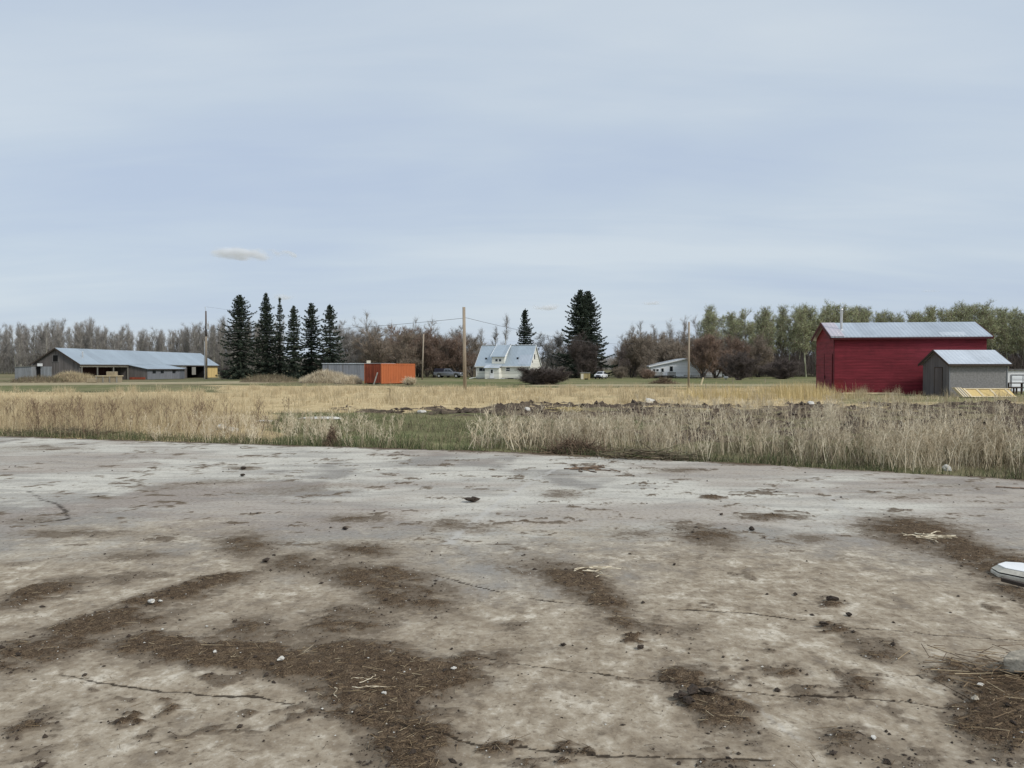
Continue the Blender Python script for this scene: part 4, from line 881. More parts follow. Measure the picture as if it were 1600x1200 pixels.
# ---------------------------------------------------------------- odds and ends in the yard
P = at(150, 94)
t = thing('feed_bunk', 'weathered wooden feed bunk in front of the long barn', 'feed bunk', (P[0], P[1], 0), R(2))
MB().box(0, 2.6, 0, 1.2, 0.05, 0.75).build('side_boards', M['straw_bale'], t); MB().box(-0.1, 2.7, -0.12, 1.3, 0.76, 0.84).build('top_rail', M['pine'], t)
for x in (0, 0.8, 1.6, 2.45): MB().box(x, x+0.13, -0.09, -0.002, -0.05, 0.75).build('post', M['rail_grey'], t)
def rock(name, label, cat, loc, s, mt, seed, group=None, rz=0.0, flat=0.6, rough=0.3):
    import bmesh
    bm = bmesh.new(); bmesh.ops.create_icosphere(bm, subdivisions=3, radius=0.5); rg = random.Random(seed)
    ofs = Vector((rg.uniform(0, 50), rg.uniform(0, 50), rg.uniform(0, 50)))
    from mathutils import noise as mn
    for v_ in bm.verts:
        k = 1+rough*mn.noise(v_.co*2.3+ofs)*1.6+rough*0.5*mn.noise(v_.co*6+ofs); v_.co = v_.co*k
        for q in range(4):
            nn = Vector((math.sin(seed+q*1.7), math.cos(seed*2+q*2.3), math.sin(q*2.9+seed)*0.8)).normalized(); dq = v_.co.dot(nn)-0.40
            if dq > 0: v_.co -= nn*dq*0.8
        v_.co.x *= s[0]; v_.co.y *= s[1]; v_.co.z *= s[2]
    me = bpy.data.meshes.new(name); bm.to_mesh(me); bm.free(); o = link(name, me, mt); o.location = loc; o.rotation_euler[2] = rz
    return tag(o, label, cat, group)
P = at(175, 94.6); b = MB(); b.box(-0.55, 0.55, -0.35, 0.35, 0, 0.5); o = b.build('straw_bale', M['straw_bale'], None, 0.06); o.location = (P[0], P[1], 0.845); tag(o, 'small square straw bale lying on top of the feed bunk', 'bale')
P = at(143, 93); b = MB(); b.box(-0.5, 0.5, -0.35, 0.35, 0, 0.5); o = b.build('straw_bale', M['straw_bale'], None, 0.06); o.location = (P[0], P[1], 0); o.rotation_euler[2] = R(15); tag(o, 'square straw bale on the ground at the left end of the feed bunk', 'bale')
def post(px, D, h, lean, label, mt, r=0.06):
    P = at(px, D); o = MB(); o.tube((0, 0, -0.1), (lean*h, 0, h), r, r*0.85, 8); q = o.build('fence_post', mt, None); q.location = (P[0], P[1], 0); tag(q, label, 'post')
post(1095, 82, 0.75, 0.35, 'pale leaning stub of a post on the lawn right of the thin pole', M['pine'], 0.09)
post(1145, 92, 0.5, 0.02, 'short upright post left of the dark bush on the lawn', M['wood_pole'], 0.05)
post(1195.5, 95, 0.5, 0.0, 'short thin post on the lawn below the tall green aspens', M['wood_pole'], 0.05)
post(1103, 68, 0.35, 0.0, 'tiny stake at the edge of the straw right of the thin pole', M['wood_pole'], 0.04)
P = at(1134.5, 118); t = thing('garden_ornament', 'small white bird-shaped ornament beside the dark round bush', 'ornament', (P[0], P[1], 0), R(180))
o = rock('body', None, None, (0.0, 0, 0.33), (0.75, 0.34, 0.42), M['goose'], 3, rough=0.05); o.parent = t; del_ = [o.pop(k) for k in ('label', 'category') if k in o]
c = MB(); c.tube((0.22, 0, 0.42), (0.36, 0, 0.78), 0.07, 0.05); c.tube((0.36, 0, 0.78), (0.50, 0, 0.76), 0.06, 0.03); c.build('neck', M['goose'], t)
c = MB(); c.tube((0.02, 0.08, 0.2), (0.02, 0.08, -0.02), 0.025); c.tube((0.02, -0.08, 0.2), (0.02, -0.08, -0.02), 0.025); c.build('leg', M['dark_wood'], t)
P = at(608, 45); o = MB(); pr = Vector((0.02, 0, -0.05))
for k in range(1, 13):
    u = k/12; q = Vector((0.06*math.sin(u*2.2)-0.24*max(0, u-0.78)*4*0.25*2, 0, 0.52*math.sin(min(u*1.75, 1.57)) - 0.02*max(0, u-0.85))); q.x -= 0.22*max(0, u-0.7)
    o.tube(pr, q, 0.016, n=6); pr = q
q = o.build('bent_rod', M['dark_wood']); q.location = (P[0], P[1], 0); tag(q, 'thin dark bent metal rod sticking out of the straw', 'rod')
for px, py, s, lb in ((505, 653, (1.5, 0.7, 0.10), 'flat pale concrete slab lying in the weeds near the slab corner'), (345, 670, (0.38, 0.3, 0.22), 'white broken lump at the left of the lumps in the dry grass'), (362, 673, (0.5, 0.3, 0.18), 'white flat lump at the right of the lumps in the dry grass'),
                      (412, 658, (0.6, 0.4, 0.1), 'pale flat stone in the green weeds'), (659, 644, (0.35, 0.25, 0.16), 'small white stone on the green patch'), (823, 643, (0.35, 0.25, 0.25), 'white stone on the dark dirt ridge behind the pale weed clump'),
                      (1015, 628, (0.8, 0.5, 0.32), 'large pale stone on the dirt ridge among the tall weeds'), (1267, 634, (0.6, 0.4, 0.3), 'pale stone on the dirt ridge left of the red barn'), (1482, 733, (0.16, 0.14, 0.14), 'small pale stone at the slab edge on the right')):
    D = D_of(py); P = at(px, D); rock('stone', lb, 'stone', (P[0], P[1], float(gz(P[0], P[1]))+s[2]*0.25), s, M['stone'], int(px), rz=px*0.1)
P = at(884, 30.0); rng = np.random.default_rng(77); NB = 260
pp = np.stack([rng.normal(0, 0.38, NB), rng.normal(0, 0.2, NB), rng.uniform(0.0, 0.16, NB)], -1); dd = rng.normal(0, 1, (NB, 3))*[1, 1, 0.25]; dd /= np.linalg.norm(dd, axis=1, keepdims=True)
V, F, r_ = segmesh(pp-dd*0.15, pp+dd*0.15, np.full(NB, 0.012), np.full(NB, 0.008), rng.uniform(0.5, 1, NB)); o = link('straw_heap', mesh_np('straw_heap', V, F, dict(rnd=r_)), M['gold']); o.location = (P[0], P[1], float(gz(P[0], P[1]))); tag(o, 'small yellow heap of straw on the dark dirt ridge', 'straw heap')

# ---------------------------------------------------------------- things on the slab
P = at(1545, 6.25)
t = thing('plastic_box', 'long low white chamfered plastic box lying on the slab by the right edge', 'lid', (4.05, 6.40, 0.004), R(-56))
def oct_(L_, w_, c_): return [(c_, -w_), (L_-c_, -w_), (L_, -w_+c_), (L_, w_-c_), (L_-c_, w_), (c_, w_), (0, w_-c_), (0, -w_+c_)]
def ring(a, z0, b_, z1, mb, caps=(True, True)):
    n_ = len(a); mb.add([(x, y, z0) for x, y in a]+[(x, y, z1) for x, y in b_], [(i, (i+1) % n_, n_+(i+1) % n_, n_+i) for i in range(n_)]+([tuple(range(n_-1, -1, -1))] if caps[0] else [])+([tuple(range(n_, 2*n_))] if caps[1] else []))
def shrink(a, s): cx = sum(x for x, y in a)/len(a); return [(cx+(x-cx)*(1-s/0.5), y*(1-s/0.19)) for x, y in a]
A0 = oct_(1.0, 0.19, 0.10)
b = MB(); ring(A0, 0.0, A0, 0.032, b); b.build('base', M['box_edge'], t, 0.006)
b = MB(); A1 = shrink(A0, 0.004); ring(A1, 0.042, shrink(A0, 0.045), 0.075, b); b.build('lid_edge', M['box_edge'], t, 0.004)
b = MB(); A2 = shrink(A0, 0.043); ring(A2, 0.0755, shrink(A0, 0.046), 0.081, b); b.build('lid_top', M['white'], t, 0.003)
b = MB(); A3 = shrink(A0, 0.012); ring(A3, 0.0325, A3, 0.0415, b); b.build('gap', M['black'], t)
P = at(1537, 6.28); o = MB(); o.box(0, 1.6, 0, 0.035, 0, 0.03); q = o.build('slat', M['dark_wood'], None, 0.004); q.location = (P[0], P[1]-0.25, 0.02); q.rotation_euler[2] = R(-68); tag(q, 'thin dark wooden slat on the slab in front of the white plastic box', 'slat')
P = at(1577, 4.18); o = MB(); o.prism([(0, 0.0), (0.14, 0.17), (0.62, 0.24), (0.75, -0.12), (0.24, -0.20)], lambda u, q, w_: (u, q, w_), 0, 0.075); q = o.build('concrete_chunk', M['concrete_chunk'], None, 0.012)
q.location = (P[0], P[1], 0.03); q.rotation_euler = (R(-12), R(-7), 0); tag(q, 'broken grey concrete chunk on dark straw at the right edge', 'concrete chunk')
k = 0; KS = dict(clod=0.62, stone=0.6, concrete_chunk=0.7)
for px, py, s, mt, lb in ((1538, 1081, 0.055, 'stone', 'round white pebble lying left of the grey concrete chunk'), (1530, 1106, 0.06, 'concrete_chunk', 'pale grey pebble at the end of the crack near the right edge'), (233, 950, 0.085, 'stone', 'pale broken stone on the left dirt streak'), (247, 946, 0.045, 'stone', 'tiny pale stone just right of the broken stone'),
                          (437, 1041, 0.06, 'stone', 'white scrap at the lower rim of the big dirt patch'), (332, 1028, 0.04, 'stone', 'white scrap in the left part of the big dirt patch'), (599, 1095, 0.04, 'stone', 'pinkish pebble in the middle of the big dirt patch'), (708, 1055, 0.045, 'stone', 'white scrap at the right end of the big dirt patch'),
                          (250, 987, 0.03, 'stone', 'white pebble on the slab below the left dirt streak'), (320, 982, 0.03, 'stone', 'white pebble on the slab between the two left dirt patches'), (1371, 1162, 0.045, 'stone', 'white flat scrap near the bottom right'), (1055, 885, 0.05, 'clod', 'dark clod right of centre on the bare concrete'),
                          (881, 1012, 0.055, 'clod', 'dark clod on the bare concrete right of the big dirt patch'), (1003, 1017, 0.07, 'clod', 'dark clod at the foot of the central smears'), (414, 880, 0.10, 'clod', 'dark clod left of centre'), (538, 829, 0.09, 'clod', 'dark clod on the pale concrete left of centre'),
                          (737, 786, 0.22, 'clod', 'largest dark clod on the pale far concrete'), (379, 734, 0.16, 'clod', 'dark clod far out on the left pale concrete'), (378, 745, 0.14, 'clod', 'second dark clod far out on the left pale concrete'), (1065, 1098, 0.10, 'clod', 'left lump of the dark dung pile'), (1085, 1092, 0.11, 'clod', 'topmost lump of the dark dung pile'),
                          (1078, 1107, 0.10, 'clod', 'lowest lump of the dark dung pile'), (1108, 1093, 0.10, 'clod', 'right lump of the dark dung pile'), (1245, 932, 0.06, 'clod', 'dark clod left of the short dark smear on the right'), (1330, 965, 0.07, 'clod', 'dark clod between two smears on the right'), (1290, 983, 0.08, 'clod', 'dark clod on the right middle smear'),
                          (1128, 806, 0.07, 'clod', 'dark clod on the far concrete right of centre'), (1176, 830, 0.10, 'clod', 'dark flat clod on the far concrete at right'), (1302, 942, 0.12, 'clod', 'dark wet clod on the short smear at right'), (705, 1018, 0.03, 'clod', 'tiny black clod above the right end of the big dirt patch')):
    D = D_of(py); P = at(px, D); rock('pebble' if mt != 'clod' else 'dirt_clod', lb, 'pebble' if mt != 'clod' else 'clod', (P[0], P[1], float(slab_z(P[0], P[1]))+s*0.2), (s*1.2*KS[mt], s*0.8*KS[mt], s*0.5*KS[mt]), M[mt], k*3+1, rz=k, rough=0.5); k += 1
rng = np.random.default_rng(5)
# countless fine bits: pale grit, dirt crumbs, straw
def scatter(n_, want, ymax=9.5, ymin=3.0):
    out = []
    while sum(len(q) for q in out) < n_:
        y = ymin+(ymax-ymin)*rng.uniform(0, 1, n_*3)**1.6; x = rng.uniform(-0.72, 0.72, n_*3)*y; mv = mud_at(x, y); kp = rng.uniform(0, 1, n_*3) < want(mv); out.append(np.stack([x[kp], y[kp]], -1))
    return np.concatenate(out)[:n_]
def bits(name, n_, want, smin, smax, mt, label, ymax=9.5, rv=None):
    P = scatter(n_, want, ymax); z = slab_z(P[:, 0], P[:, 1]); s = smin+(smax-smin)*rng.uniform(0, 1, n_)**3
    base = np.array([[1, 0, 0], [-1, 0, 0], [0, 1, 0], [0, -1, 0], [0, 0, 1], [0, 0, -0.6]])*0.5
    J = rng.uniform(0.6, 1.3, (n_, 6, 1))*base[None]; a = rng.uniform(0, 6.28, n_); ca, sa = np.cos(a)[:, None], np.sin(a)[:, None]; el = rng.uniform(0.7, 1.8, n_)[:, None]
    x = (J[:, :, 0]*ca*el-J[:, :, 1]*sa); y = (J[:, :, 0]*sa*el+J[:, :, 1]*ca); zz_ = J[:, :, 2]*0.7
    V = np.stack([x, y, zz_], -1)*s[:, None, None]+np.stack([P[:, 0], P[:, 1], z+s*0.15], -1)[:, None]
    f = np.array([[0, 2, 4], [2, 1, 4], [1, 3, 4], [3, 0, 4], [2, 0, 5], [1, 2, 5], [3, 1, 5], [0, 3, 5]]); F = (np.arange(n_)[:, None, None]*6+f).reshape(-1, 3)
    o = link(name, mesh_np(name, V.reshape(-1, 3), F, dict(rnd=np.repeat(rng.uniform(0, 1, n_), 6))), mt); tag(o, label, name.replace('_', ' '), kind='stuff')
bits('grit', 750, lambda q: 0.04+0.9*(q > 0.45), 0.003, 0.014, M['stone'], 'pale grit scattered over the slab', 10)
bits('dirt_crumbs', 9000, lambda q: 0.03+1.0*(q > 0.45), 0.003, 0.014, M['clod'], 'dark crumbs of dirt on the slab', 9)
bits('dirt_crumbs', 1300, lambda q: 0.12+1.0*(q > 0.30), 0.008, 0.036, M['clod'], 'dark lumps of dirt further out on the slab', 17)
n_ = 4200; P = scatter(n_, lambda q: 0.012+1.0*(q > 0.62), 9)
az = rng.uniform(0, 6.28, n_); L = rng.uniform(0.012, 0.06, n_)*(1+1.5*(rng.uniform(0, 1, n_) < 0.08)); d = np.stack([np.cos(az), np.sin(az), rng.normal(0, 0.12, n_)], -1)*L[:, None]
c0 = np.stack([P[:, 0], P[:, 1], slab_z(P[:, 0], P[:, 1])+rng.uniform(0.002, 0.016, n_)], -1)
V, F, r_ = segmesh(c0-d/2, c0+d/2, np.full(n_, 0.0013), np.full(n_, 0.0010), rng.uniform(0, 1, n_)**1.2)
tag(link('straw_bits', mesh_np('straw_bits', V, F, dict(rnd=r_)), M['twig_bits']), 'straw and chaff trodden into the dirt on the slab', 'straw', kind='stuff')
# stalk litter at the right edge
n_ = 260; pr_ = at(1585, 4.1); u = rng.normal(0, 0.22, n_); vv = rng.normal(0, 0.24, n_); c0 = np.stack([pr_[0]+0.12+u, pr_[1]-0.05+vv-u*0.15, 0.02+rng.uniform(0, 0.05, n_)], -1)
az = rng.normal(-0.35, 0.8, n_); L = rng.uniform(0.05, 0.24, n_); d = np.stack([np.cos(az), np.sin(az), rng.normal(0, 0.05, n_)], -1)*L[:, None]
V, F, r_ = segmesh(c0-d/2, c0+d/2, np.full(n_, 0.0026), np.full(n_, 0.0016), rng.uniform(0, 0.95, n_)**1.3)
tag(link('stalk_litter', mesh_np('stalk_litter', V, F, dict(rnd=r_)), M['twig_bits']), 'tangled dead stalks littering the right edge of the slab', 'straw', kind='stuff')
def curl(name, px, py, L, seed, label, r=0.006, n_=9, mt='rust_weed', spread=0.12):
    rg = np.random.default_rng(seed); D = D_of(py); P = at(px, D); A_, B_ = [], []
    for k in range(n_):
        p_ = np.array([P[0]+rg.normal(0, spread), P[1]+rg.normal(0, spread*0.8), float(slab_z(P[0], P[1]))+0.01]); a = rg.normal(0, 0.5)
        for s in range(7): q_ = p_+np.array([math.cos(a), math.sin(a), rg.normal(0, 0.08)])*L/7; q_[2] = max(q_[2], 0.008); A_.append(p_); B_.append(q_); p_ = q_; a += rg.normal(0, 0.35)
    V, F, r_ = segmesh(np.array(A_), np.array(B_), np.full(len(A_), r), np.full(len(A_), r*0.8), rg.uniform(0, 1, len(A_))); tag(link(name, mesh_np(name, V, F, dict(rnd=r_)), M[mt]), label, 'stalks')
curl('dead_stalks', 905, 733, 0.55, 3, 'reddish dead stalks lying on the pale concrete near the far edge', 0.014, 10)
curl('dead_stalks', 905, 896, 0.30, 4, 'pale curled roots on the central dirt smear', 0.004, 7, 'weed', 0.06)
curl('dead_stalks', 1427, 843, 0.30, 6, 'pale bleached twigs on the far right dirt patch', 0.007, 9, 'weed', 0.10)
curl('dead_stalks', 550, 1080, 0.16, 8, 'crossed pale straws in the big dirt patch', 0.0025, 5, 'weed', 0.05)
curl('dead_stalks', 1560, 762, 0.7, 9, 'thin dark stick lying near the far edge at right', 0.012, 1, 'rust_weed', 0.02)

# ---------------------------------------------------------------- grass, weeds
rng = np.random.default_rng(11)
def region(n_, x0, x1, y0, y1, want, pw=1.0):
    X_ = rng.uniform(x0, x1, n_); Y_ = y0+(y1-y0)*rng.uniform(0, 1, n_)**pw; kp = (rng.uniform(0, 1, n_) < want(X_, Y_)) & (np.abs(X_) < 0.78*Y_+3) & (Y_ > edge_y(X_)-0.05)
    X_ = X_[kp]; Y_ = Y_[kp]; return np.stack([X_, Y_, gz(X_, Y_)-0.01], -1)
def field(name, label, P, hfn, wfn, lean, mt, dirx=None, rnd=None, cat='grass'):
    h = hfn(P); V, F, r_ = blades(P, h, wfn(P), lean, rng, rnd(P) if rnd else None, dirx); tag(link(name, mesh_np(name, V, F, dict(rnd=r_)), M[mt]), label, cat, kind='stuff')
U = lambda a, b: (lambda P: rng.uniform(a, b, len(P)))
def tall(P): return (0.34+0.52*fbm(P[:, 0]*0.8, P[:, 1]*0.8, 401, 3))
field('tall_dry_grass', 'tall straw coloured grass beyond the left end of the slab',
      region(95000, -34, -5.5, 18, 37, lambda x, y: sst(-(x/y), 0.30, 0.50)*(0.55+0.45*sst(fbm(x*0.5, y*0.5, 411, 3), 0.4, 0.6))*sst(y-edge_y(x)-0.9*sst(x/y, -0.58, -0.50), 0.2, 1.2), 1.2),
      lambda P: tall(P)*rng.uniform(0.5, 1.05, len(P)), lambda P: rng.uniform(0.005, 0.013, len(P)), 0.28, 'straw', rnd=lambda P: np.clip(fbm(P[:, 0]*0.7, P[:, 1]*0.7, 421, 3)*1.3-0.3+rng.normal(0.15, 0.2, len(P)), 0, 1))
field('straw_stubble', 'flattened golden straw across the middle of the field',
      region(120000, -50, 40, 30, 72, lambda x, y: straw_mask(x, y)*(1-0.9*soil_mask(x, y))*(0.25+0.75*sst(fbm(x*0.25, y*0.25, 431, 3), 0.38, 0.55)), 1.4),
      lambda P: (0.08+0.22*sst(fbm(P[:, 0]*0.6, P[:, 1]*0.6, 441, 3), 0.45, 0.7))*rng.uniform(0.4, 1.3, len(P)), lambda P: rng.uniform(0.012, 0.03, len(P)), 0.6, 'straw', rnd=lambda P: np.clip(rng.normal(0.6, 0.22, len(P)), 0, 1))
# taller tufts dotted through the straw band
c = region(900, -40, 30, 34, 66, lambda x, y: straw_mask(x, y)*0.6+0.05); cc = np.repeat(c, 45, 0); cc[:, :2] += rng.normal(0, 0.16, (len(cc), 2)); hs = np.repeat(rng.uniform(0.3, 0.85, len(c)), 45)
V, F, r_ = blades(cc, hs*rng.uniform(0.6, 1.1, len(cc)), rng.uniform(0.008, 0.018, len(cc)), 0.35, rng, np.clip(rng.normal(0.65, 0.2, len(cc)), 0, 1))
tag(link('grass_tufts', mesh_np('grass_tufts', V, F, dict(rnd=r_)), M['straw']), 'taller straw tufts dotted over the golden field', 'grass', kind='stuff')
field('golden_grass', 'tall bright golden grass leaning beside the red barn',
      region(15000, 8, 27, 38, 52, lambda x, y: box2(x/y, y, 0.24, 0.43, 41, 50.5, 0.04, 2.5)*(0.2+0.8*sst(fbm(x*0.4, y*0.4, 451, 3), 0.42, 0.55))),
      lambda P: (0.45+0.75*sst(fbm(P[:, 0]*0.4, P[:, 1]*0.4, 451, 3), 0.45, 0.62))*rng.uniform(0.6, 1.0, len(P)), U(0.010, 0.022), 0.35, 'gold', dirx=-0.35)
field('rim_grass', 'green spring grass along the far edge of the slab',
      region(330000, -22, 14, 10, 22, lambda x, y: (1-sst(y-edge_y(x), 0.3, 1.5))*np.maximum(sst(fbm(x*0.7, y*0.7, 461, 3), 0.36, 0.52), 0.9*(x/y > -0.56)*(x/y < -0.18))),
      lambda P: rng.uniform(0.05, 0.24, len(P))*(0.5+fbm(P[:, 0]*1.5, P[:, 1]*1.5, 467, 3)), U(0.005, 0.012), 0.5, 'green_g')
field('green_patch', 'low green grass on the patch beyond the middle of the slab',
      region(45000, -12, 4, 15, 31, lambda x, y: green_mask(x, y)*0.9*sst(fbm(x*1.5,y*1.2,577,3),0.3,0.6), 1.3), lambda P: rng.uniform(0.03, 0.15, len(P)), U(0.006, 0.014), 0.6, 'green_g')
field('brown_thatch', 'tangled brown and green thatch under the dry weeds',
      region(150000, -14, 25, 10.5, 31, lambda x, y: (0.5+0.5*sst(x/y, -0.06, 0.03))*(1-0.75*soil_mask(x, y))*sst(fbm(x*0.8, y*0.8, 471, 3), 0.30, 0.55), 1.4),
      lambda P: rng.uniform(0.06, 0.38, len(P))*(1-0.5*sst(P[:, 1]-edge_y(P[:, 0]), 4, 9)), U(0.005, 0.011), 0.7, 'thatch')
def weeds(name, label, C, H, rg, mt='weed', nb=(6, 12), lean=0.16, thick=0.006, stuff=True, cat='weeds'):
    A_, B_, ra, rb, rn = [], [], [], [], []
    for (x, y, z), h in zip(C, H):
        for s_ in range(rg.integers(1, 4)):
            d = np.array([rg.normal(0, lean), rg.normal(0, lean), 1.0]); p = np.array([x+rg.normal(0, 0.05), y+rg.normal(0, 0.05), z]); tone = rg.uniform(0.15, 1); hh = h*rg.uniform(0.6, 1.0); pts = [p]
            for k in range(5):
                d = d+rg.normal(0, 0.09, 3); d /= np.linalg.norm(d); q = p+d*hh/5; A_.append(p); B_.append(q); ra.append(thick*(1-k*0.15)); rb.append(thick*(1-(k+1)*0.15)); rn.append(tone); p = q; pts.append(q)
            for k in range(rg.integers(*nb)):
                t_ = rg.uniform(0.30, 1.0)*5; i = min(int(t_), 4); o = pts[i]+(pts[i+1]-pts[i])*(t_-i); a = rg.uniform(0, 6.28); e = np.array([math.cos(a), math.sin(a), rg.uniform(0.7, 1.8)]); e /= np.linalg.norm(e)
                L = hh*rg.uniform(0.14, 0.34)*(1.3-t_/6); q = o+e*L; A_.append(o); B_.append(q); ra.append(thick*0.45); rb.append(thick*0.3); rn.append(tone)
                for w_ in range(rg.integers(2, 6)):
                    f0 = o+(q-o)*rg.uniform(0.3, 1.0); e2 = e+rg.normal(0, 0.5, 3); e2 /= np.linalg.norm(e2); A_.append(f0); B_.append(f0+e2*L*rg.uniform(0.25, 0.55)); ra.append(thick*0.38); rb.append(thick*0.30); rn.append(tone*0.9)
    V, F, r_ = segmesh(np.array(A_), np.array(B_), np.array(ra), np.array(rb), np.array(rn)); return tag(link(name, mesh_np(name, V, F, dict(rnd=r_)), M[mt]), label, cat, kind='stuff' if stuff else None)
rg = np.random.default_rng(21)
def wd(x, y):
    e = y-edge_y(x); s_ = x/np.maximum(y, 1); return sst(e, 0.15, 0.6)*(1-sst(e, 2.4, 4.6))*sst(s_, -0.055, 0.02)*(0.06+0.94*sst(fbm(x*0.9, y*0.9, 481, 3), 0.44, 0.58))
C = region(5200, -1.5, 16, 9, 21, wd)[:560]; weeds('dry_weeds', 'tall branching dry weeds along the far edge of the slab on the right', C, 0.55+0.55*fbm(C[:, 0]*0.5, C[:, 1]*0.5, 491, 3)*rg.uniform(0.7, 1.25, len(C))+0.05, rg)
C = region(2600, 4, 30, 13, 30, lambda x, y: sst(x/y, 0.12, 0.25)*(0.2+0.3*sst(fbm(x*0.5, y*0.5, 501, 3), 0.45, 0.6)))[:520]; weeds('dry_weeds', 'sparser dry weeds standing on the turned soil behind', C, rg.uniform(0.4, 0.95, len(C)), rg, thick=0.007)
C = region(3000, -14, 0, 16, 27, lambda x, y: box2(x/y, y, -0.45, -0.18, 17, 25, 0.06, 1.5)*0.8)[:330]; weeds('dry_weeds', 'grey-brown dry weeds left of the green patch', C, rg.uniform(0.22, 0.6, len(C)), rg, thick=0.006)
C = region(1200, -24, -5, 19, 27, lambda x, y: sst(-(x/y), 0.25, 0.4)*0.6)[:170]; weeds('dry_weeds', 'brown stalks among the tall dry grass on the left', C, rg.uniform(0.5, 1.0, len(C)), rg, 'rust_weed', thick=0.007)
# fine grass at the feet of the weeds
field('pale_weed_grass', 'pale fine grass standing among the dry weeds',
      region(34000, -1.5, 17, 9, 20, lambda x, y: wd(x, y)*0.8*sst(fbm(x*1.3, y*1.3, 571, 3), 0.38, 0.55)), lambda P: rng.uniform(0.15, 0.75, len(P))*(0.4+0.7*fbm(P[:, 0]*1.2, P[:, 1]*1.2, 511, 3)), U(0.003, 0.007), 0.5, 'weed')
def lumps(name, label, P, s, mt, cat):
    n_ = len(P); base = np.array([[1, 0, 0], [-1, 0, 0], [0, 1, 0], [0, -1, 0], [0, 0, 1], [0, 0, -0.6]])*0.5
    J = rng.uniform(0.55, 1.4, (n_, 6, 1))*base[None]+rng.normal(0, 0.08, (n_, 6, 3)); a = rng.uniform(0, 6.28, n_); ca, sa = np.cos(a)[:, None], np.sin(a)[:, None]
    V = np.stack([J[:, :, 0]*ca*1.4-J[:, :, 1]*sa, J[:, :, 0]*sa*1.4+J[:, :, 1]*ca, J[:, :, 2]*0.8], -1)*s[:, None, None]+P[:, None]
    f = np.array([[0, 2, 4], [2, 1, 4], [1, 3, 4], [3, 0, 4], [2, 0, 5], [1, 2, 5], [3, 1, 5], [0, 3, 5]]); F = (np.arange(n_)[:, None, None]*6+f).reshape(-1, 3)
    tag(link(name, mesh_np(name, V.reshape(-1, 3), F), M[mt]), label, cat, kind='stuff')
M['earth_clod'] = mat('turned_earth', (0.085, 0.064, 0.048), 1.0, 0.45, 1.5, bump=0.6, bscale=30)
P = region(30000, -12, 34, 15, 42, lambda x, y: (soil_mask(x, y) > 0.45)*sst(fbm(x*0.9, y*0.9, 531, 3), 0.42, 0.6)*0.8)[:7000]
lumps('soil_clods', 'clods of turned earth on the dark dirt strip', P, 0.05+0.22*rng.uniform(0, 1, len(P))**3, 'earth_clod', 'clods')
# clumps that stand out
def clump(name, label, px, py, n_, h, sp, mt, thick, cat, lean=0.3):
    D = D_of(py); P = at(px, D); C = np.stack([P[0]+rg.normal(0, sp, n_), P[1]+rg.normal(0, sp*0.6, n_), np.zeros(n_)], -1); C[:, 2] = gz(C[:, 0], C[:, 1])
    return weeds(name, label, C, rg.uniform(0.6, 1.0, n_)*h, rg, mt, lean=lean, thick=thick, stuff=False, cat=cat)
clump('weed_clump', 'big pale fan-shaped clump of dry weeds at the right of the green patch', 797, 699, 20, 1.0, 0.42, 'weed', 0.008, 'weed clump')
clump('weed_clump', 'low pale sprawling weeds just left of the big fan-shaped clump', 752, 699, 9, 0.55, 0.12, 'weed', 0.009, 'weed clump', 0.7)
clump('weed_clump', 'leaning pale weed stems above the dark heap of dead brush', 905, 703, 10, 1.0, 0.4, 'weed', 0.009, 'weed clump', 0.25)
clump('weed_clump', 'pale forked tall weed clump nearest the right rim', 1545, 722, 14, 1.15, 0.35, 'weed', 0.009, 'weed clump', 0.22)
clump('weed_clump', 'tall pale weeds left of the clump nearest the right rim', 1480, 722, 12, 1.1, 0.30, 'weed', 0.009, 'weed clump', 0.2)
def heap(name, label, px, py, n_, sx_, sy_, h, mt, cat, L=(0.15, 0.5), r=0.006, upright=0.3, D=None, group=None):
    D = D or D_of(py); P = at(px, D); g_ = rg.normal(0, 1, (n_, 2)); rr = np.exp(-(g_**2).sum(1)/2.2); z = rg.uniform(0, 1, n_)*rr*h
    c0 = np.stack([P[0]+g_[:, 0]*sx_, P[1]+g_[:, 1]*sy_, z+0.02], -1); c0[:, 2] += gz(c0[:, 0], c0[:, 1])
    d = rg.normal(0, 1, (n_, 3)); d[:, 2] = np.abs(d[:, 2])*upright; d /= np.linalg.norm(d, axis=1, keepdims=True); Lk = rg.uniform(*L, n_)[:, None]
    V, F, r_ = segmesh(c0-d*Lk/2*0.3, c0+d*Lk*0.7, np.full(n_, r), np.full(n_, r*0.5), rg.uniform(0, 1, n_)); return tag(link(name, mesh_np(name, V, F, dict(rnd=r_)), M[mt]), label, cat, group)
heap('dead_shrub', 'rusty brown upright dead shrub at the slab edge left of centre', 518, 696, 520, 0.07, 0.07, 0.42, 'rust_weed', 'dead shrub', (0.08, 0.2), 0.006, 1.6)
heap('brush_heap', 'dark heap of dead stalks at the slab edge right of centre', 900, 708, 600, 0.34, 0.14, 0.26, 'rust_weed', 'brush heap', (0.2, 0.55), 0.007, 0.5)
heap('brush_heap', 'flattened grey-brown heap of stalks spilling onto the slab edge', 985, 716, 1100, 0.65, 0.18, 0.20, 'thatch', 'brush heap', (0.3, 0.8), 0.007, 0.15)
heap('brush_heap', 'brown low litter of stalks at the far left slab edge', 100, 679, 700, 0.9, 0.2, 0.2, 'thatch', 'brush heap', (0.2, 0.6), 0.006, 0.3)
heap('brush_heap', 'reddish low brush below the steps of the white bungalow', 1037, 0, 500, 0.7, 0.4, 0.7, 'rust_weed', 'brush heap', (0.3, 0.9), 0.016, 0.8, D=88)
heap('brush_heap', 'dark low pile of branches at the left end of the side shed', 36, 0, 300, 0.6, 0.3, 0.6, 'twig_dark', 'brush heap', (0.4, 1.0), 0.02, 0.3, D=101)
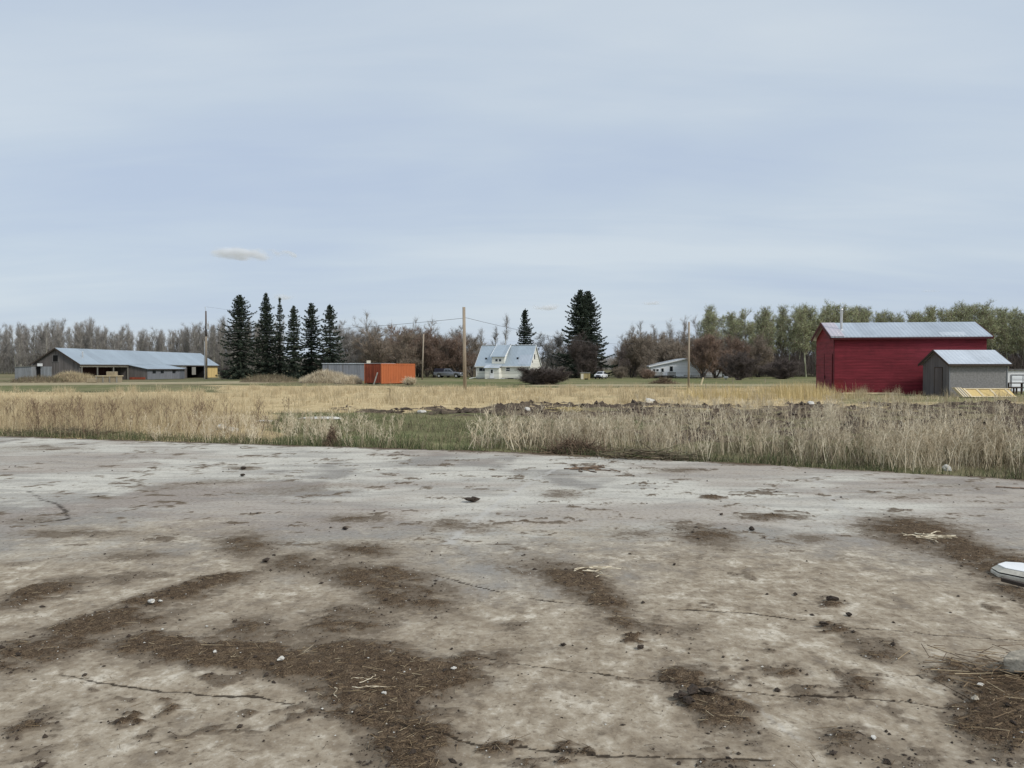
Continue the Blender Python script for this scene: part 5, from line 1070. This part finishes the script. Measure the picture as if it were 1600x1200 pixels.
# brush covered mounds
def mound(name, label, px, D, rx, ry, h, n_, mt2):
    P = at(px, D); t = thing(name, label, 'mound', (P[0], P[1], 0)); g_ = np.linspace(-1, 1, 41); GX, GY = np.meshgrid(g_, g_); rr = np.sqrt(GX**2+GY**2)
    Z_ = h*np.clip(1-rr**2, 0, 1)**1.1*(0.55+0.9*fbm(GX*3+px, GY*3, 521, 4))-0.06*(rr > 0.98); i_ = np.arange(41*41).reshape(41, 41)
    F = np.stack([i_[:-1, :-1], i_[:-1, 1:], i_[1:, 1:], i_[1:, :-1]], -1).reshape(-1, 4); link('earth', mesh_np('earth', np.stack([GX*rx, GY*ry, Z_], -1).reshape(-1, 3), F, smooth=True), M['mound'], t)
    gx_ = rg.uniform(-1, 1, n_); gy_ = rg.uniform(-1, 1, n_); ok = gx_**2+gy_**2 < 0.95; gx_, gy_ = gx_[ok], gy_[ok]; ii = ((gx_+1)*20).astype(int); jj = ((gy_+1)*20).astype(int); z = Z_[jj, ii]
    V, F, r_ = blades(np.stack([gx_*rx, gy_*ry, z-0.03], -1), rg.uniform(0.2, 0.75, len(z)), rg.uniform(0.012, 0.03, len(z)), 0.5, rg); link('dry_growth', mesh_np('dry_growth', V, F, dict(rnd=r_)), M[mt2], t)['kind'] = 'stuff'
M['mound'] = mat('brushy_earth', (0.17, 0.135, 0.085), 1.0, 0.35, 2.5, bump=0.8, bscale=10)
mound('brush_mound', 'dry grassy mound in front of the gable of the long barn', 112, 97, 3.2, 2.0, 0.95, 5500, 'straw')
mound('brush_mound', 'low brown grassy mound at the far left of the yard', 62, 95, 3.6, 1.6, 0.45, 3000, 'thatch')
mound('brush_mound', 'dry brown brush mound beneath the spruces left of the orange container', 510, 92, 3.4, 2.2, 1.05, 7000, 'weed')
mound('brush_mound', 'low weedy mound right at the foot of the spruce row', 420, 98, 3.8, 2.0, 0.55, 3500, 'thatch')
mound('brush_mound', 'small weedy mound against the left end of the orange container', 545, 87, 1.6, 1.4, 0.6, 2500, 'weed')

# ---------------------------------------------------------------- trees
ASP = [dict(n=16, wob=0.028, up=0.05), dict(cnt=40, t0=0.16, ang=(20, 55), len=0.25, tap=0.72, n=5, wob=0.13, up=0.13, r=0.05), dict(cnt=4, t0=0.25, ang=(25, 50), len=0.55, n=3, wob=0.15, up=0.10, r=0.022)]
ASPG = [dict(n=16, wob=0.03, up=0.05), dict(cnt=36, t0=0.32, ang=(30, 70), len=0.23, tap=0.62, n=5, wob=0.16, up=0.10, r=0.05), dict(cnt=4, t0=0.25, ang=(25, 60), len=0.55, n=3, wob=0.2, up=0.06, r=0.022)]
MAP = [dict(n=9, wob=0.12, up=0.05), dict(cnt=9, t0=0.15, ang=(25, 60), len=0.55, tap=0.35, n=6, wob=0.16, up=0.05, r=0.09), dict(cnt=6, t0=0.2, ang=(25, 60), len=0.5, n=4, wob=0.18, up=0.05, r=0.035), dict(cnt=3, t0=0.2, ang=(25, 60), len=0.5, n=3, wob=0.2, up=0.04, r=0.018)]
SHR = [dict(n=6, wob=0.14, up=0.04), dict(cnt=7, t0=0.1, ang=(20, 55), len=0.55, n=4, wob=0.18, up=0.05, r=0.03), dict(cnt=4, t0=0.1, ang=(25, 60), len=0.5, n=3, wob=0.2, up=0.05, r=0.015)]
mats_a = (M['bark_pale'], M['twig_grey'], M['leaf_bud'])
# far left wood of bare aspens
LA = 'bare pale-trunked aspen in the long wood behind the left barn'
protos = [tree_thing('aspen_tree', LA, 'tree', (0, 0, 0), 0, tree_mesh(100+k, 14.5, ASP, twigs=1050, tl=(0.5, 1.4), tr=0.013, base_r=0.16, up=1.0, zmin=1.5), mats_a, 'bare aspens in the wood on the left') for k in range(5)]
spots = []
for row, (D, st) in enumerate(((248, 2.35), (256, 2.2), (265, 2.2), (276, 2.3), (288, 2.4))):
    x = -800/1200*D-10
    while x < (350-800)/1200*D+18: spots.append((x+rg.normal(0, 0.8), D+rg.normal(0, 2.5))); x += st*rg.uniform(0.7, 1.3)
print('left aspens', len(spots))
for i, (x, y) in enumerate(spots):
    px = 800+1200*x/y; h = 1.0+0.10*math.sin(px*0.021)+0.03*math.sin(px*0.09)+rg.normal(0, 0.06)
    if px < 110: h *= 0.93
    if i < 5: o = protos[i]; o.location = (x, y, 0); o.rotation_euler[2] = rg.uniform(0, 6.28); o.scale = (h,)*3
    else: dup(protos[i % 5], (x, y, 0), rg.uniform(0, 6.28), h)
# right wood of aspens coming into leaf
LB = 'tall aspen coming into pale green leaf in the wood behind the red barn'
protos = [tree_thing('aspen_tree', LB, 'tree', (0, 0, 0), 0, tree_mesh(200+k, 16.5, ASPG, twigs=1700, tl=(0.4, 1.1), tr=0.011, base_r=0.17, leaf=3900, lsize=0.16, up=0.3, zmin=3), (M['bark_green'], M['twig_brown'], M['leaf_bud']), 'leafing aspens in the wood on the right') for k in range(6)]
spots = []
for row, (D, st) in enumerate(((160, 3.3), (167, 3.0), (175, 2.9), (184, 2.9), (194, 3.0))):
    x = (1122-800)/1200*D+rg.uniform(0, 3)-row*1.5
    while x < 850/1200*D+6: spots.append((x+rg.normal(0, 0.9), D+rg.normal(0, 2.0))); x += st*rg.uniform(0.65, 1.35)
print('right aspens', len(spots))
for i, (x, y) in enumerate(spots):
    px = 800+1200*x/y; h = (0.95 if px > 1190 else 0.87)*(1+0.05*math.sin(px*0.03)+rg.normal(0, 0.06))*(0.93+0.0006*(y-160)*6)
    if i < 6: o = protos[i]; o.location = (x, y, 0); o.rotation_euler[2] = rg.uniform(0, 6.28); o.scale = (h,)*3
    else: dup(protos[i % 6], (x, y, 0), rg.uniform(0, 6.28), h)
# undergrowth shared by both woods: countless stems and saplings
def undergrowth(label, x0, x1, y0, y1, n_, hmax, mt, tr=0.02, slope=None):
    X_ = rg.uniform(x0, x1, n_); Y_ = rg.uniform(y0, y1, n_)
    if slope: kp = (X_/Y_ > slope[0]) & (X_/Y_ < slope[1]); X_, Y_ = X_[kp], Y_[kp]
    n_ = len(X_); A_ = np.stack([X_, Y_, rg.uniform(-0.1, hmax*0.5, n_)], -1); d = rg.normal(0, 0.35, (n_, 3)); d[:, 2] = 1; d /= np.linalg.norm(d, axis=1, keepdims=True)
    V, F, r_ = segmesh(A_, A_+d*rg.uniform(0.5, hmax*0.6, (n_, 1)), np.full(n_, tr), np.full(n_, tr*0.5), rg.uniform(0, 1, n_)); tag(link('undergrowth', mesh_np('undergrowth', V, F, dict(rnd=r_)), M[mt]), label, 'undergrowth', kind='stuff')
undergrowth('grey brush at the foot of the left wood', -205, -85, 252, 292, 26000, 6.5, 'twig_grey', 0.03)
undergrowth('dark brush at the foot of the green wood on the right', 30, 150, 158, 200, 60000, 7.0, 'twig_dark', 0.022, (0.20, 0.80))
undergrowth('brown brush behind the farmyard trees', -50, 45, 168, 180, 16000, 4.0, 'twig_brown', 0.022, (-0.26, 0.02))
undergrowth('brown brush between the white bungalow and the green wood', 22, 62, 160, 175, 15000, 5.0, 'twig_brown', 0.022, (0.13, 0.30))
# distant woods closing the horizon
for lab, x0, x1, y0, y1, nn, hh in (('far grey wood on the horizon beyond the gap in the farm trees', -260, 420, 620, 700, 42000, 14), ('far grey wood beyond the left wood', -900, -250, 560, 640, 36000, 16)):
    undergrowth(lab, x0, x1, y0, y1, nn, hh, 'twig_grey', 0.10)

def spruce(label, px, D, ytop, Rm, seed, gap=0.12, dens=1.0, power=0.85, low=0.5, lean=0):
    P = at(px, D); H = zat(ytop, D); tr, br, nd = spruce_data(seed, H, Rm, gap, low, dens, power)
    t = thing('spruce_tree', label, 'tree', (P[0], P[1], 0), 0); t.rotation_euler = (0, R(lean), 0)
    link('trunk', mesh_np('trunk', tr[0], tr[1], dict(rnd=tr[2]), True), M['bark_dark'], t); link('branches', mesh_np('branches', br[0], br[1], dict(rnd=br[2])), M['bark_dark'], t); link('crown', mesh_np('crown', nd[0], nd[1], dict(rnd=nd[2])), M['spruce'], t); return t
spruce('widest spruce at the left end of the row of six', 376, 124, 461, 4.15, 301, 0.16, 1.77, 0.63)
spruce('tallest spruce, second from left in the row of six', 416.5, 127, 458, 3.19, 302, 0.22, 1.77, 0.72)
spruce('thin sparse spruce, third from left in the row of six', 438, 129, 465, 2.34, 303, 0.36, 1.34, 0.72)
spruce('shortest spruce, fourth from left in the row of six', 459.5, 125, 478, 2.97, 304, 0.20, 1.77, 0.77)
spruce('dark spruce, fifth from left in the row of six', 486.5, 127, 473, 3.19, 305, 0.18, 1.85, 0.72)
spruce('spruce at the right end of the row of six', 516, 124, 476, 3.24, 306, 0.22, 1.77, 0.68)
spruce('lone slim spruce rising behind the farmhouse roof', 820.5, 150, 482, 3.76, 307, 0.08, 1.85, 0.89)
spruce('left and slightly taller of the twin spruces right of the farmhouse', 907, 142, 453, 5.08, 308, 0.10, 2.13, 0.65)
spruce('right of the twin spruces right of the farmhouse', 918.5, 144, 455, 4.82, 309, 0.10, 2.13, 0.68)

def broad(label, px, D, H, seed, cfg=MAP, stems=1, spread=0.0, twigs=5000, tl=(0.3, 0.9), tr=0.013, mt='twig_brown', leaf=0, lmt='twig_red', name='bare_tree', cat='tree', base_r=0.22, group=None, lsize=0.12, lean=0.06, bark='bark_dark', up=0.35):
    P = at(px, D); return tree_thing(name, label, cat, (P[0], P[1], 0), 0, tree_mesh(seed, H, cfg, stems=stems, spread=spread, twigs=twigs, tl=tl, tr=tr, leaf=leaf, lsize=lsize, base_r=base_r, lean=lean, up=up), (M[bark], M[mt], M[lmt]), group)
HB = 0.62   # broad-crowned recipes grow wider and taller than their stem
def hpx(ytop, D): return zat(ytop, D)
G = 'bare brown trees behind the container and pickup'
LG = [(541, 150, 503, 'bare grey tree beside the spruce at the right end of the row', 'twig_grey'), (566, 146, 492, 'bare tree with a thin tall top left of the orange container', 'twig_grey'), (586, 142, 508, 'brown spreading tree above the left part of the orange container', 'twig_brown'),
      (612, 148, 500, 'broad brown tree above the orange container', 'twig_red'), (632, 143, 504, 'russet round-topped tree above the right end of the container', 'twig_brown'), (655, 150, 514, 'brown tree just behind the slim weathered pole', 'twig_brown'),
      (678, 148, 513, 'reddish-brown tree above the silver pickup', 'twig_red'), (700, 151, 520, 'brown tree over the hood of the silver pickup', 'twig_brown'), (717, 149, 517, 'russet tree just left of the thick bare pole', 'twig_red'), (738, 156, 506, 'grey bare tree just right of the thick bare pole', 'twig_grey')]
for k, (px, D, yt, lb, mt) in enumerate(LG):
    H = hpx(yt, D); broad(lb, px, D, H*0.76, 400+k, stems=4 if mt != 'twig_grey' else 2, spread=0.55, twigs=6500 if mt != 'twig_grey' else 4200, tr=0.010, mt=mt, leaf=2000 if mt != 'twig_grey' else 0, lmt='twig_red', lsize=0.15)
for px, D, yt, lb in ((577, 160, 490, 'thin pale tree top showing over the brown trees, left one'), (640, 165, 494, 'thin pale tree top showing over the brown trees, right one'), (757, 166, 520, 'thin bare tree at the left corner of the farmhouse'), (787, 168, 497, 'pale bare tree rising behind the dormer of the farmhouse'), (771, 170, 512, 'slim bare tree behind the left part of the farmhouse roof'),
                      (1000, 165, 505, 'thin bare aspen left of the white bungalow'), (1024, 168, 500, 'second thin bare aspen left of the white bungalow'), (1045, 170, 503, 'bare aspen directly behind the deck of the white bungalow'), (1066, 166, 487, 'dark tall bare tree left of the thin straight pole'), (1093, 172, 488, 'pale tall bare tree right of the thin straight pole')):
    P = at(px, D); H = hpx(yt, D); tree_thing('bare_aspen', lb, 'tree', (P[0], P[1], 0), rg.uniform(0, 6), tree_mesh(500+px, H, ASP, twigs=900, tl=(0.4, 1.0), tr=0.010, base_r=0.13, up=0.7), (M['bark_pale'] if px != 1066 else M['bark_dark'], M['twig_grey'] if px != 1066 else M['twig_brown'], M['leaf_bud']))
for k, (px, D, yt, lb, mt, tw, stm) in enumerate(((866, 150, 512, 'open bare grey tree between the farmhouse and the twin spruces', 'twig_grey', 3000, 2), (850, 154, 524, 'small bare tree right behind the farmhouse gable', 'twig_grey', 2000, 2),
      (918, 134, 528, 'dense bare bush-like tree in front of the twin spruces', 'twig_dark', 9000, 6), (966, 140, 545, 'small dark leaning bare tree standing in the gap', 'twig_dark', 700, 1), (986, 148, 524, 'rounded bare grey tree at the right of the gap', 'twig_brown', 7000, 4),
      (1008, 145, 518, 'bare grey-brown tree at the left end of the white bungalow', 'twig_brown', 7500, 4), (1034, 152, 516, 'bare tree above the deck of the white bungalow', 'twig_brown', 7500, 4), (1058, 154, 520, 'bare brown tree above the bungalow roof', 'twig_brown', 7000, 4))):
    broad(lb, px, D, hpx(yt, D)*(0.78 if stm > 1 else 0.9), 600+k, stems=stm, spread=0.5 if stm > 1 else 0.05, twigs=tw, mt=mt, base_r=0.18)
for k, (px, D, yt, lb, mt, tw) in enumerate(((1098, 133, 520, 'reddish budding tree hiding the right side of the white bungalow', 'twig_red', 10000), (1118, 138, 524, 'second reddish budding tree right of the white bungalow', 'twig_red', 9000), (1140, 148, 530, 'brown-red tree behind the dark round bush', 'twig_red', 8000),
      (1165, 150, 528, 'brownish tree in front of the green wood', 'twig_brown', 8000), (1184, 154, 534, 'small brown tree beneath the green aspens', 'twig_brown', 7000))):
    broad(lb, px, D, hpx(yt, D)*0.80, 700+k, stems=5, spread=0.62, twigs=tw, mt=mt, leaf=3500, lmt='twig_red', lsize=0.13)
for k, (px, D, yt, wd_, lb, mt, tw, nm) in enumerate(((845, 84, 568, 1.5, 'wide purplish-brown bush in front of the farmhouse gable', 'twig_dark', 16000, 'bush'), (1154, 116, 545, 1.4, 'dark dense round bush beside the white ornament', 'twig_dark', 9000, 'bush'), (1222, 128, 556, 1.4, 'low wide dark bush left of the red barn', 'twig_dark', 8000, 'bush'),
      (1012, 132, 576, 1.0, 'small reddish shrub at the left end of the bungalow deck', 'twig_red', 2200, 'bush'), (1007, 134, 570, 1.0, 'low grey shrub beside the small reddish shrub', 'twig_brown', 2200, 'bush'), (640, 80, 588, 1.0, 'small pale shrub in front of the orange container', 'weed', 1000, 'bush'),
      (354, 130, 575, 1.0, 'low dark brush at the left foot of the widest spruce', 'twig_dark', 2500, 'bush'), (970, 136, 572, 1.0, 'low bush at the foot of the leaning dark tree', 'twig_brown', 2500, 'bush'))):
    tb = broad(lb, px, D, hpx(yt, D)*0.78, 800+k, cfg=SHR, stems=26 if px in (845, 1154, 1222) else 9, spread={845: 1.05, 1154: 0.5, 1222: 0.9}.get(px, 0.6), twigs=tw, tl=(0.12, 0.45) if D < 100 else (0.2, 0.6), tr=0.008 if D < 100 else 0.012, mt=mt, base_r=0.05, name=nm, cat='bush', lean=0.15); wx = {845: 2.0, 1154: 1.15, 1222: 1.7, 1012: 1.3, 354: 1.0}.get(px, 1.1); tb.scale = (wx, wx*0.8, 1)

# brown trees massed behind the yard, nothing tells them apart
LM = 'bare brown tree in the mass of trees behind the farmyard'
protos = [tree_thing('bare_tree', LM, 'tree', (0, 0, 0), 0, tree_mesh(900+k, 7.0, MAP, stems=4, spread=0.45, twigs=5000, tl=(0.3, 0.9), tr=0.012, base_r=0.16, lean=0.06, up=0.5), (M['bark_dark'], M['twig_brown'] if k else M['twig_grey'], M['twig_red']), 'bare brown trees massed behind the farmyard') for k in range(3)]
for i, px in enumerate([548, 562, 579, 596, 604, 622, 640, 648, 667, 686, 694, 712, 730, 746, 871, 889, 978, 993, 1004, 1018, 1031, 1046, 1060, 1074, 1086, 1105, 1128, 1150, 1172]):
    D = 158+(i*7) % 13; P = at(px+rg.normal(0, 3), D); sc_ = (0.92 if px < 760 else 0.86)+rg.normal(0, 0.08); sc_ = sc_*(0.85 if px in (746, 978, 871, 889) else 1.0)
    if i < 3: o = protos[i]; o.location = (P[0], D, 0); o.rotation_euler[2] = rg.uniform(0, 6.28); o.scale = (sc_*1.1, sc_*1.1, sc_*1.18)
    else: dup(protos[i % 3], (P[0], D, 0), rg.uniform(0, 6.28), 1).scale = (sc_*1.1, sc_*1.1, sc_*1.18)

# ---------------------------------------------------------------- small clouds: real volumes far away
def cloud(label, px, py, wpx, hpx_, dens, D=4000.0, bumps=2.0, seed=0):
    k = D/1200; import bmesh
    bm = bmesh.new(); bmesh.ops.create_icosphere(bm, subdivisions=3, radius=1.0); me = bpy.data.meshes.new('cloud'); bm.to_mesh(me); bm.free()
    m, n, p = mat_base('cloud_vapour'); n.n.remove(p); v = coords(n); sp = n.node('ShaderNodeSeparateXYZ', i_0=v)
    zb = n.math('MINIMUM', sp.outputs[2], 0.0); ln_ = n.node('ShaderNodeVectorMath', operation='LENGTH'); n.put(ln_.inputs[0], n.node('ShaderNodeCombineXYZ', i_0=sp.outputs[0], i_1=sp.outputs[1], i_2=n.math('MULTIPLY_ADD', zb, 1.2, sp.outputs[2])))
    wv = n.noise(n.mapping(v, (bumps, 0.8, 0.7), (seed, seed*2, 0)), 1.0, 2, 0.45)
    d_ = n.math('SUBTRACT', n.math('MULTIPLY_ADD', wv, 2.6, -0.55), ln_.outputs[1 if ln_.outputs[1].enabled else 0])
    d_ = n.smooth(d_, -0.12, 0.45)
    vol = n.node('ShaderNodeVolumePrincipled'); vol.inputs['Color'].default_value = (0.97, 0.98, 1, 1); n.put(vol.inputs['Density'], n.math('MULTIPLY', d_, dens)); vol.inputs['Anisotropy'].default_value = 0.0
    om = [q for q in n.n if q.type == 'OUTPUT_MATERIAL'][0]; n.l.new(vol.outputs[0], om.inputs['Volume'])
    o = link('cloud', me, m); o.location = ((px-800)*k, D, 1.7+(576-py)*k); o.scale = (wpx*0.5*k, wpx*0.35*k, hpx_*0.5*k); tag(o, label, 'cloud')
cloud('largest small cloud, bright topped and long, above the row of spruces', 386, 399, 158, 25, 0.020, bumps=2.4, seed=3.3)
cloud('tiny faint cloud just above the spruce tops', 441, 466, 44, 15, 0.016, bumps=1.0, seed=1.2)
cloud('small white cloud between the lone spruce and the twin spruces', 855, 482, 52, 18, 0.024, bumps=1.0, seed=5.1)
cloud('tiny white sliver of cloud right of the twin spruces', 1017, 475, 36, 10, 0.024, bumps=1.0, seed=7.7)
cloud('thin grey wisp of cloud above the red barn', 1455, 455, 34, 7, 0.012, bumps=1.0, seed=9.4)
